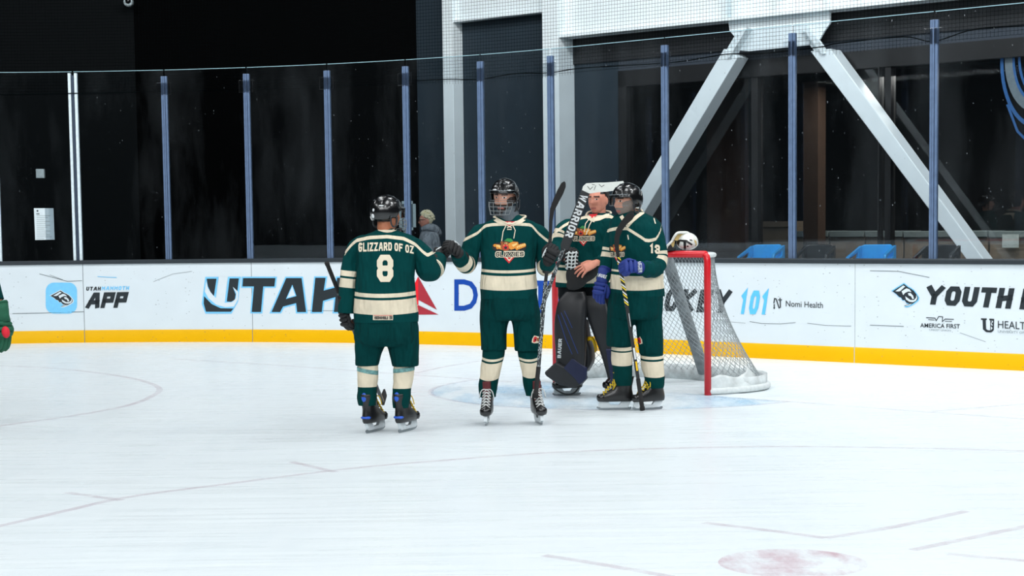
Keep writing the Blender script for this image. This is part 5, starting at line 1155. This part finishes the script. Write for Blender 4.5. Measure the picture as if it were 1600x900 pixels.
jC = mb.build('jersey', [jg, jgs], bC); bvC = bvh_of(jC)
collar(C_, bC, [(916, 336, -.02), (921, 342, -.09), (927, 345, -.12), (938, 341, -.11), (952, 335, -.04), (953, 331, .03), (938, 329, .08), (921, 331, .06), (916, 336, -.02)], rad=.016)
decal('collar_band', [(pl_px([(915, 333), (918, 339), (925, 344), (936, 342), (948, 337), (955, 332.5)], 5.5), 0)], [CRM], bvC, jC, off=.0035, step=4)
crest(jC, bvC, 912, 368, .80, .95)
decal('collar_tie', [([[(920, 336), (934, 335), (928, 341), (924, 341)]], 3), (pl_px([(923, 340), (915, 350), (913, 362)], 1.4)+pl_px([(928, 340), (921, 352), (916, 366)], 1.4)+pl_px([(921, 344), (928, 347)], 1.5), 0)], CM, bvC, jC, off=.007, step=6)
mb = MB(); R, _ = C_.rows([(914, 440, 43, .7), (914, 455, 42, .72), (914, 466, 41, .72), (915, 476, 36, .7)], per=5, n=40, amp=.008, freq=7); mb.loft(R)
for l_ in ([(902, 462, 22, 1.0), (897, 485, 18, 1.0), (896, 510, 14, 1)], [(930, 462, 22, 1.0), (938, 485, 16, 1.0), (944, 510, 12, 1)]):
    R, _ = C_.rows(l_, per=5, n=32, amp=.008, freq=8); mb.loft(R)
pC = mb.build('pants', cloth('goalie_pants_black', (22, 25, 28)), bC); remesh(pC, .01, 3)
PADB = mat('pad_black', (26, 28, 32), .45, var=.12, scale=8); PADN = mat('pad_navy', (16, 26, 62), .45); PADBL = mat('pad_blue_line', (34, 62, 128), .5); PADY = mat('strap_yellow', (236, 188, 0), .5)
def pad(rows, name, wd, th, m, parent):
    """rows of (x, y, half width px, dy, thickness m); a rounded rectangular slab following the leg"""
    V = [Vector((r[0], r[1], r[2])) for r in rows]; W = [Vector((r[3], r[4], 0)) for r in rows]; V = catmull(V, 5); W = catmull(W, 5); R = []
    for v_, w_ in zip(V, W):
        c = P(v_.x, v_.y, w_.x); a = v_.z*(C_.Y+w_.x)/F; ring = []
        for j in range(28):
            th_ = 2*math.pi*j/28; ct, sn = math.cos(th_), math.sin(th_); q = (abs(ct)**5+abs(sn)**5)**(-1/5); ring.append(c+wd*(a*ct*q)+th*(w_.y/2*sn*q))
        R.append(ring)
    mb = MB(); mb.loft(R); return mb.build(name, m, parent)
px_ = Vector((.96, -.27, 0)); pt_ = Vector((.27, .96, 0))
p1 = pad([(899, 456, 15, -.22, .07), (895, 470, 22, -.24, .1), (892, 495, 24.5, -.25, .12), (891, 520, 24.5, -.25, .12), (892, 545, 24, -.25, .12), (892, 570, 22.5, -.25, .12), (892, 590, 19, -.24, .1)], 'leg_pad', px_, pt_, PADB, bC)
mb = MB(); fp = [(868, 566), (880, 572), (908, 584), (914, 592), (905, 602), (893, 607), (872, 601), (852, 587), (850, 582)]; q0 = [P(x, y, -.33) for x, y in fp]; mb.prism(q0, Vector((.04, .14, 0))); mb.build('boot_flare', mat('flare_black', (30, 32, 36), .45), p1, smooth=False, bevel=.014)
mb = MB(); mb.prism([P(x, y, -.335) for x, y in ((893, 560), (915, 575), (914, 592), (904, 601), (898, 592), (880, 575))], Vector((.02, .02, 0))); mb.build('boot_panel', PADN, p1, smooth=False, bevel=.006)
side = pad([(913, 500, 5, -.1, .16), (914, 530, 8, -.1, .2), (918, 548, 9, -.08, .2), (919, 565, 8, -.08, .2), (914, 580, 5, -.1, .16)], 'knee_wing', px_, pt_, PADB, p1)
mb = MB(); 
for a in (((870, 490), (884, 530), (897, 572)), ((876, 488), (893, 530), (905, 560)), ((888, 484), (902, 520), (912, 550))):
    pass
bv1 = bvh_of(p1); decal('pad_lines', [(pl_px([(872, 492), (884, 530), (894, 553)], 1.0)+pl_px([(877, 489), (890, 520), (903, 552)], 1.0)+pl_px([(882, 486), (894, 512)], .9), 0)], [PADBL], bv1, p1, off=.003, step=8)
decal('pad_lettering', [(place(block_px('BAUER', 0, 0, 30, 0, 5.4, t=.22, w=.72, gap=.14), (876.5, 559.5), (.06, -1), (-1, -.06)), 0)], [STK], bv1, p1, off=.003, step=8)
mb = MB(); mb.tube(catmull([P(914, 532, -.12), P(921, 529, -.2), P(926, 530, -.2), P(930, 540, -.16), P(931, 548, -.1)], 5), .019, 8, ell=.5); mb.build('yellow_strap', PADY, p1)
p2 = pad([(926, 462, 17, -.2, .1), (930, 480, 18, -.22, .12), (936, 500, 16.5, -.22, .13), (943, 525, 14, -.22, .13), (950, 550, 11.5, -.22, .12), (956, 575, 9.5, -.22, .12), (959, 590, 8.5, -.22, .12)], 'leg_pad', px_, pt_, PADB, bC)
mb = MB(); mb.prism([P(x, y, -.3) for x, y in ((946, 545), (962, 545), (968, 586), (965, 604), (955, 606), (953, 590))], Vector((.04, .14, 0))); mb.build('boot_panel', PADN, p2, smooth=False, bevel=.01)
mb = MB()
for hw_, dz in ((24.5, 0),): mb.tube(catmull([P(866, 606, -.34), P(872, 611, -.3), P(884, 616, -.25), P(897, 614, -.2), P(908, 600, -.16)], 5), .008, 6)
mb.build('boot_strap', HPLAST, p1)
qh = gp(907, 617); skate(bC, qh, qh+Vector((-.9, -.35, 0)), (150, 150, 150), top=P(893, 590), lace=False, k=.96); qh = gp(968, 615); skate(bC, qh, qh+Vector((-.5, -.8, 0)), (150, 150, 150), top=P(960, 590), lace=False, k=.96)
gl_ = glove(bC, P(883, 404, -.30), Vector((.4, -.2, .5)), Vector((-.5, -.8, .1)), 1, elbow=P(876, 396, -.14), trim=None, curl=(1.0, 1.3, 1.0), k=.9)
# catching glove hanging from the bare hand
cg = empty('catching_glove', P(905, 430, -.3)); mb = MB(); mb.ellipsoid(P(902, 430, -.42), Vector((.10, 0, -.02)), Vector((0, .035, 0)), Vector((.02, 0, .12)), 24, 16); mb.ellipsoid(P(913, 429, -.43), Vector((.13, 0, .05)), Vector((0, .032, 0)), Vector((-.02, 0, .07)), 20, 14); mb.ellipsoid(P(899, 443, -.42), Vector((.08, 0, .0)), Vector((0, .03, 0)), Vector((.02, 0, .06)), 20, 14); cgo = mb.build('glove_body', GLB, cg); remesh(cgo, .01, 4)
mb = MB(); mb.ellipsoid(P(893, 408, -.42), Vector((.058, 0, .012)), Vector((0, .03, 0)), Vector((-.012, 0, .095)), 20, 14); pk = mb.build('pocket', GLB, cg)
mb = MB()
for i in range(5):
    y0 = 396+i*5.6; mb.tube(catmull([P(884, y0+1, -.43), P(889, y0-1.2, -.455), P(894, y0, -.462), P(899, y0-1.5, -.455), P(902.5, y0-.5, -.43)], 4), .0062, 6)
for x0 in (887.5, 893.5, 899): mb.tube(catmull([P(x0+2, 393, -.442), P(x0, 402, -.462), P(x0-.5, 412, -.462), P(x0-1.5, 421, -.44)], 4), .0062, 6)
mb.build('white_lacing', GLW, pk)
thing(cg, 'black goalie catching glove with white lacing under the bare hand', 'goalie glove')
# goalie stick held upside down
gs = empty('goalie_stick', P(847, 478, -.5)); GD = -.42; Q = lambda x, y: P(x, y, GD); SWH = mat('goalie_stick_white', (222, 226, 220), .45, var=.05); SPD = mat('paddle_black', (34, 37, 40), .4, var=.15)
mb = MB(); mb.prism([Q(*p) for p in ((909.5, 297), (911, 291), (916, 286.5), (930, 285.5), (945, 285.3), (962, 284), (974, 283), (975.5, 287), (973, 293), (962, 297.5), (948, 299.5), (934, 300.5), (921, 302.5))], Vector((0, .026, 0))); gbl = mb.build('blade', SWH, gs, smooth=False, bevel=.004)
decal('scuff_marks', [(pl_px([(918, 291), (922, 296), (926, 292)], .8)+pl_px([(928, 297), (931, 290)], .7)+pl_px([(936, 288), (940, 292), (944, 289)], .7)+pl_px([(925, 288), (929, 289)], .7), 0)], [CRK], bvh_of(gbl), gbl, off=.003, step=20)
mb = MB(); mb.prism([Q(*p) for p in ((908.5, 296.5), (921.5, 302.5), (893, 380), (888, 391), (876, 391), (876, 382))], Vector((0, .024, 0))); pdl = mb.build('paddle', SPD, gs, smooth=False, bevel=.004)
u_ = Vector((-.395, .918)).normalized(); decal('paddle_lettering', [(place(block_px('WARRIOR', 0, 0, 70, 0, 11.5, t=.21, w=.66, gap=.16), (908.0, 303.0), (-.361, .933), (.933, .361)), 0)], [STK], bvh_of(pdl), pdl, off=.003, step=12)
mb = MB(); shaft(mb, Q(880.5, 388), P(845.5, 484, -.38), .032, .024); mb.build('shaft', STG, gs, smooth=False, bevel=.003)
thing(gs, 'goalie stick held upside down with white blade on top and black paddle', 'goalie stick')

# ------------------------------------------------ player with 13 on the sleeve
D = Fig(995, 640, 4.0); D.yline = [(948, 360), (952, 357), (963, 354.5), (980, 354.5), (1003, 369), (1010, 374), (1024, 372), (1031, 362), (1034, 350)]
P = D.P; skD = skin('skin_fair', (204, 150, 126)); BGR = mat('beard_grey', (134, 122, 114), .85, bump=.3, scale=80)
bD, hfD = make_body(D, skD, HAIRD, (P(979.5, 315.5, -.02), Vector((-.84, -.54, -.04)), Vector((0, 0, 1)), 1.09), [[P(966, 358, .1), P(952, 410, .1), P(941, 438, .02)], [P(1015, 356), P(1026, 412, -.08), P(1000, 419, -.28)]],
    [[P(976, 470), P(970, 540), P(974, 615)], [P(1010, 470), P(1017, 545), P(1024, 615)]], [P(989, 340), P(993, 375), P(996, 415), P(996, 440), P(994, 468)], beard=True, beardm=BGR,
    hands=[((P(940, 440, .0), Vector((-.25, -.2, -1)), Vector((-.3, -.9, .2)), -1), dict(curl=(.5, .7, .5))), ((P(998, 418, -.28), Vector((-1, -.12, .02)), Vector((-.1, -.85, .4)), 1), dict(curl=(.9, 1.3, 1.0)))])
thing(bD, 'player in black helmet with visor and 13 on the sleeve, blue gloves', 'person')
jd = cloth('jersey_side_player', GREEN, [(419, 422.5), (427, 450)], lo=320, hi=480, yoke=5); jds = cloth('sleeve_side_player', GREEN, [(.42, .47), (.50, .585)], yoke=5)
mb = MB(); D.torso(mb, [(988, 330, 15, .95), (988, 335.5, 25, .8), (991, 343, 36, .68), (994, 354, 41.5, .7), (995, 375, 42, .72), (996, 395, 41, .76), (996, 415, 40.5, .8), (996, 435, 41, .82), (996, 450, 42, .8), (996, 463, 42, .78)], bow=3, amp=.012, freq=6, per=7)
D.sleeve(mb, [(968, 352, .08), (960, 366, .1), (954, 390, .1), (949, 415, .08), (944, 430, .04), (941, 438, .02)], [.065, .07, .07, .065, .058, .054])
D.sleeve(mb, [(1010, 350, 0), (1020, 360, -.02), (1026, 382, -.04), (1029, 404, -.06), (1024, 418, -.12), (1012, 421, -.2), (1001, 419, -.27)], [.065, .075, .075, .077, .075, .066, .056])
jD = mb.build('jersey', [jd, jds], bD); bvD = bvh_of(jD)
collar(D, bD, [(975, 332, -.06), (978, 340, -.10), (981, 350, -.14), (986, 348, -.14), (994, 340, -.10), (1003, 332, -.02), (1001, 328, .05), (990, 326, .09), (978, 327, .04), (975, 332, -.06)], rad=.015)
decal('collar_band', [(pl_px([(1003, 333), (996, 338), (988, 345), (981, 352.5), (976, 346), (972, 340)], 5.5), 0)], [CRM], bvD, jD, off=.0035, step=4)
crest(jD, bvD, 965, 393, .78, .62)
decal('sleeve_number', [(block_px('13', 1015.5, 395.5, 1031, 397, 15, 14, t=.24, w=.66, gap=.12), 0)], [CRM], bvD, jD, off=.004, step=4)
decal('shoulder_number', [(pl_px([(1021.5, 342), (1023.5, 349)], 1.6)+pl_px([(981, 368), (982, 373.5)], 1.6), 0)], [CRM], bvD, jD, off=.004, step=6)
pD = dress_legs(D, bD, [(995, 455, 41, .78), (993, 472, 43, .78), (992, 490, 43, .76), (992, 498, 41, .7)], [[(970, 488, 21.5, 1), (968.5, 512, 20.5, 1.05), (968, 528, 20.5, 1.1), (968, 541, 20, 1.1)], [(1013, 488, 22, 1), (1015, 515, 21, 1.05), (1017, 535, 20, 1.1), (1018, 553, 18.5, 1.1)]],
    [[(972, 534, 16.5, 1.1), (972, 550, 17, 1.1), (972, 566, 16.5, 1.1), (973, 582, 15, 1.1), (973, 592, 15, 1.1), (974, 602, 12.5, 1.1)], [(1018, 546, 17.5, 1.1), (1019, 562, 18, 1.1), (1020, 576, 17.5, 1.1), (1022, 588, 16, 1.1), (1023, 599, 15, 1.1), (1024, 606, 12.5, 1.1)]], [[(540, 545.5), (548, 569)], [(554, 559), (562, 587)]], (1.5, 1.5), name='side')
small_crest(bD, bvh_of(pD), 997.5, 531.5, -1)
helmet(bD, hfD, visor=True, stickers=((-.1, .22, .022, .006),))
q = P(974, 600); q.z = 0; skate(bD, q+Vector((.062, .0, 0)), q+Vector((-.3, -.02, 0)), (206, 176, 40), top=P(974, 600), tong=(196, 170, 40, 'yellow')); q = P(1024.5, 600); q.z = 0; d_ = Vector((-.9, -.43, 0)); skate(bD, q-d_*.062, q+d_*.3, (206, 176, 40), top=P(1023, 600), tong=(196, 170, 40, 'yellow'))
g1 = glove(bD, P(940, 440, .0), Vector((-.25, -.2, -1)), Vector((-.3, -.9, .2)), -1, m=GLBL, elbow=P(949, 415, .08), curl=(.5, .7, .5), trim=GLBL, k=1.05); g2 = glove(bD, P(997, 418, -.29), Vector((-1, -.12, .02)), Vector((-.1, -.85, .4)), 1, m=GLBL, elbow=P(1012, 421, -.2), curl=(.9, 1.3, 1.0), trim=GLBL, k=1.08)
def with_kids(g): return [g]+[c for c in g.children]
decal('glove_lettering', [(place(block_px('BAUER', 0, 0, 18, 0, 5.6, t=.22, w=.7, gap=.14), (996.5, 407.5), (.06, 1), (.99, -.06)), 0)], [STK], bvh_of(*with_kids(g2)), g2, off=.003, step=4)
decal('glove_lettering', [(place(block_px('BAUER', 0, 0, 17, 0, 5.4, t=.22, w=.7, gap=.14), (931.5, 431.5), (.96, .26), (.26, -.96)), 0)], [STK], bvh_of(*with_kids(g1)), g1, off=.003, step=4)
st = empty('hockey_stick', P(1004, 641, -.22)); DS = -.25; Q = lambda x, y: P(x, y, DS)
mb = MB(); lf = [(988, 329), (980, 334), (971, 345), (963, 358), (960, 372), (960.5, 385), (964, 404)]; rt = [(968.5, 404), (967, 384), (968, 371), (973, 359), (980, 350), (988, 343), (992, 337)]
mb.prism([Q(*p) for p in lf+rt], Vector((0, .013, 0))); mb.build('blade', SKT, st, smooth=False, bevel=.003)
m, t, b = new_mat('striped_shaft'); tc_ = t.add('ShaderNodeTexCoord'); sx = t.add('ShaderNodeSeparateXYZ'); t.link(tc_.outputs['Object'], sx.inputs[0])
fr_ = t.math('FRACT', t.math('ADD', t.math('MULTIPLY', sx.outputs[2], 19.0), t.math('MULTIPLY', sx.outputs[0], 16.0)))
t.link(t.ramp(fr_, [(0, lin((18, 18, 19))), (.42, lin((232, 204, 40))), (.64, lin((18, 18, 19))), (.78, lin((220, 222, 220)))], 'CONSTANT'), b.inputs['Base Color']); b.inputs['Roughness'].default_value = .35; STRIPE = m
mb = MB(); shaft(mb, Q(966.3, 402), Q(979.5, 478), .03, .02); mb.build('striped_shaft', STRIPE, st, smooth=False, bevel=.002)
mb = MB(); shaft(mb, Q(979.5, 478), Q(997, 592), .028, .02); dl = mb.build('shaft', SKB, st, smooth=False, bevel=.002)
mb = MB(); mb.box(Q(990, 552), CR*.012, CF*.0005, -CU*.03); mb.box(Q(994.2, 575), CR*.012, CF*.0005, -CU*.02)
decal('shaft_lettering', [(pl_px([(990.5, 545), (992.7, 560)], 3), 0), (pl_px([(994, 566), (995.5, 578)], 2.6), 1), (pl_px([(982.5, 490), (985.5, 510)], .9), 0)], [STK, PADY], bvh_of(dl), dl, off=.002, step=10)
mb = MB(); a, c = Q(997, 592), P(1004, 641, -.22); mb.tube([a, a.lerp(c, .88), a.lerp(c, .89), c], [.0175, .0175, .021, .021], 10); mb.build('taped_grip', SKT, st)
thing(st, 'hockey stick with yellow striped shaft stood on the ice by player 13', 'hockey stick')

# ------------------------------------------------ blond person behind the glass
class FigY(Fig):
    def __init__(s, Y, seed): s.Y = Y; s.s = F/Y; s.seed = seed; s.yline = None
W_ = FigY(24.3, 6.0); P = W_.P; BLD = mat('hair_blond', (244, 236, 200), .8, bump=.6, scale=70); skW = skin('skin_rosy', (222, 156, 134))
bW, hfW = make_body(W_, skW, BLD, (P(666.5, 344.5), Vector((-.97, -.25, -.04)), Vector((0, 0, 1)), 1.02), [[P(671, 372, -.16), P(669.5, 396, -.27), P(668, 425, -.3)], [P(671, 372, .16), P(674, 396, .26), P(668, 425, .22)]],
    [[P(672, 430, -.1), P(670, 470, -.1), gp(672, 430)*0+Vector((P(672, 400).x, 24.2, .06))], [P(672, 430, .1), P(670, 470, .1), Vector((P(672, 400).x, 24.4, .06))]], [P(671, 362), P(672, 380), P(673, 400), P(673, 420), P(672, 434)], vox=.008,
    hands=[((P(668, 425, -.3), Vector((-.2, 0, -1)), Vector((0, -1, 0)), 1), dict()), ((P(668, 425, .2), Vector((-.2, 0, -1)), Vector((0, 1, 0)), -1), dict())])
thing(bW, 'person with short curly blond hair in grey hoodie standing behind the glass', 'person')
mb = MB(); c, lt, fw, u, k = hfW
for i in range(150):
    z = random.uniform(-.05, 1); a = random.uniform(0, 6.28); r = math.sqrt(max(0, 1-z*z)); x, y, zz = r*math.cos(a), r*math.sin(a), z
    if y > .45 and zz < .62: continue
    if y > -.1 and zz < .25: continue
    p = c+u*.018+(lt*x*.082+fw*(y*.098-.004)+u*zz*.116)*k; q = random.uniform(.014, .022); mb.ellipsoid(p, (q, 0, 0), (0, q, 0), (0, 0, q), 8, 6)
hr_ = mb.build('hair', BLD, bW); remesh(hr_, .006, 1)
mb = MB(); W_.torso(mb, [(671, 357.5, 6.5, 1.1), (671, 361, 11, 1.2), (671, 367, 15, 1.6), (671, 378, 17, 1.7), (671, 395, 17, 1.6), (671, 415, 17, 1.5), (671, 432, 17, 1.5)], amp=.015, freq=5, per=6)
W_.sleeve(mb, [(671, 368, -.2), (667, 380, -.27), (670, 398, -.28), (668, 420, -.3)], [.07, .075, .07, .055], mi=0, amp=.012); W_.sleeve(mb, [(671, 368, .2), (672, 380, .27), (674, 398, .26), (668, 420, .22)], [.07, .075, .07, .055], mi=0, amp=.012)
HOOD = cloth('hoodie_grey', (176, 184, 192), fold=.7); mb.build('hoodie', HOOD, bW)
mb = MB(); mb.tube(catmull([P(659.5, 358, -.09), P(668, 355, -.12), P(676, 355.5, -.1), P(682, 360, -.03), P(684.5, 365, .05), P(680, 358, .1), P(668, 354, .12)], 5), [.03+.028*math.sin(i/30*math.pi) for i in range(31)], 12); mb.build('hood', HOOD, bW)
mb = MB(); R, _ = W_.rows([(671, 428, 15, 1.2), (671, 445, 15.5, 1.2), (671, 470, 14, 1.2)], per=4, n=30); mb.loft(R)
for dy in (-.1, .1):
    R, _ = W_.rows([(671, 460, 9, 1, dy), (671, 490, 8, 1, dy), (671, 516, 7, 1, dy)], per=4, n=24); mb.loft(R)
mb.build('trousers', cloth('trousers_dark', (34, 38, 44)), bW)
mb = MB()
for dy in (-.1, .1): mb.ellipsoid(Vector((P(667, 516).x, 24.3+dy, .045)), (.14, 0, 0), (0, .05, 0), (0, 0, .045), 16, 8)
mb.build('shoes', mat('shoe_dark', (30, 30, 32), .6), bW)
mb = MB(); 
for sg in (-1, 1): mb.tube([c+lt*sg*.075*k+fw*.03+u*.012, c+lt*sg*.062*k+fw*.095+u*.012], .0035, 6); mb.tube([c+lt*sg*(.032+.024*math.cos(t_))*k+fw*.104+u*(.008+.02*math.sin(t_)) for t_ in [2*math.pi*j/14 for j in range(15)]], .003, 6)
mb.build('glasses', mat('glasses_brown', (60, 30, 26), .4), bW)

# ------------------------------------------------ skater at the left edge, only a green glove in the picture
E_ = Fig(-90, 668, 7.0); P = E_.P; ox = -90-797
def X(x): return x+ox
GLG = mat('glove_green', (8, 84, 58), .75, bump=.3, scale=30)
bE, hfE = make_body(E_, skB, HAIRD, (P(X(795), 311), Vector((.3, -.95, 0)), Vector((0, 0, 1)), 1.05), [[P(X(756), 362), P(X(735), 420), P(X(730), 470, -.1)], [P(X(836), 362), P(X(866), 425, 0), P(X(891), 488, -.05)]],
    [[P(X(778), 475), P(X(772), 550), P(X(768), 636)], [P(X(818), 475), P(X(824), 550), P(X(828), 636)]], [P(X(795), 345), P(X(795), 380), P(X(795), 420), P(X(796), 450), P(X(797), 478)], vox=.008,
    hands=[((P(X(730), 470, -.1), Vector((0, -.2, -1)), Vector((-.8, -.5, 0)), 1), dict()), ((P(X(892), 492, -.05), Vector((.05, -.15, -1)), Vector((.75, -.65, 0)), -1), dict(curl=(.3, .5, .4)))])
thing(bE, 'player at the left edge showing only a green glove with a red patch', 'person')
mb = MB(); E_.torso(mb, [(X(796), 336, 15, .9), (X(796), 342, 26, .75), (X(796), 349, 41, .58), (X(796), 359, 48, .54), (X(796), 378, 46, .58), (X(795), 400, 43.5, .64), (X(795), 440, 44, .7), (X(795.5), 468, 44, .7)], amp=.006)
E_.sleeve(mb, [(X(762), 359, 0), (X(745), 372, 0), (X(736), 410, 0), (X(731), 462, -.1)], [.058, .07, .068, .056], mi=0); E_.sleeve(mb, [(X(830), 359, 0), (X(848), 374, 0), (X(864), 416, 0), (X(882), 470, -.04)], [.058, .07, .066, .056], mi=0)
mb.build('jersey', cloth('jersey_edge_player', GREEN), bE)
dress_legs(E_, bE, [(X(796), 458, 43, .7), (X(797), 492, 46, .68), (X(797), 500, 44, .6)], [[(X(774), 486, 24, .9), (X(772), 548, 20, 1.0)], [(X(821), 486, 24, .9), (X(824), 548, 20, 1.0)]], [[(X(772), 540, 17, 1), (X(770), 580, 16, 1), (X(768), 622, 13, 1)], [(X(824), 540, 17, 1), (X(826), 580, 15, 1), (X(828), 622, 13, 1)]], [[(560, 590)], [(560, 590)]], name='edge')
helmet(bE, hfE, cage='combo')
for hx in (X(768), X(828)): q = gp(hx, 670); skate(bE, q+Vector((0, .28, 0)), q, top=P(hx, 622))
glove(bE, P(X(730), 470, -.1), Vector((0, -.2, -1)), Vector((-.8, -.5, 0)), 1, m=GLG, elbow=P(X(736), 410)); ge = glove(bE, P(X(891.5), 500, -.05), Vector((.06, -.1, -1)), Vector((.75, -.65, 0)), -1, m=GLG, elbow=P(X(870), 430), curl=(.25, .4, .35), trim=None, k=1.25)
mb = MB(); mb.ellipsoid(P(9, 519, -.15), (.03, 0, 0.01), (0, .03, 0), (-.01, 0, .045), 14, 10); mb.build('red_patch', mat('glove_red', (206, 20, 44), .7), ge)
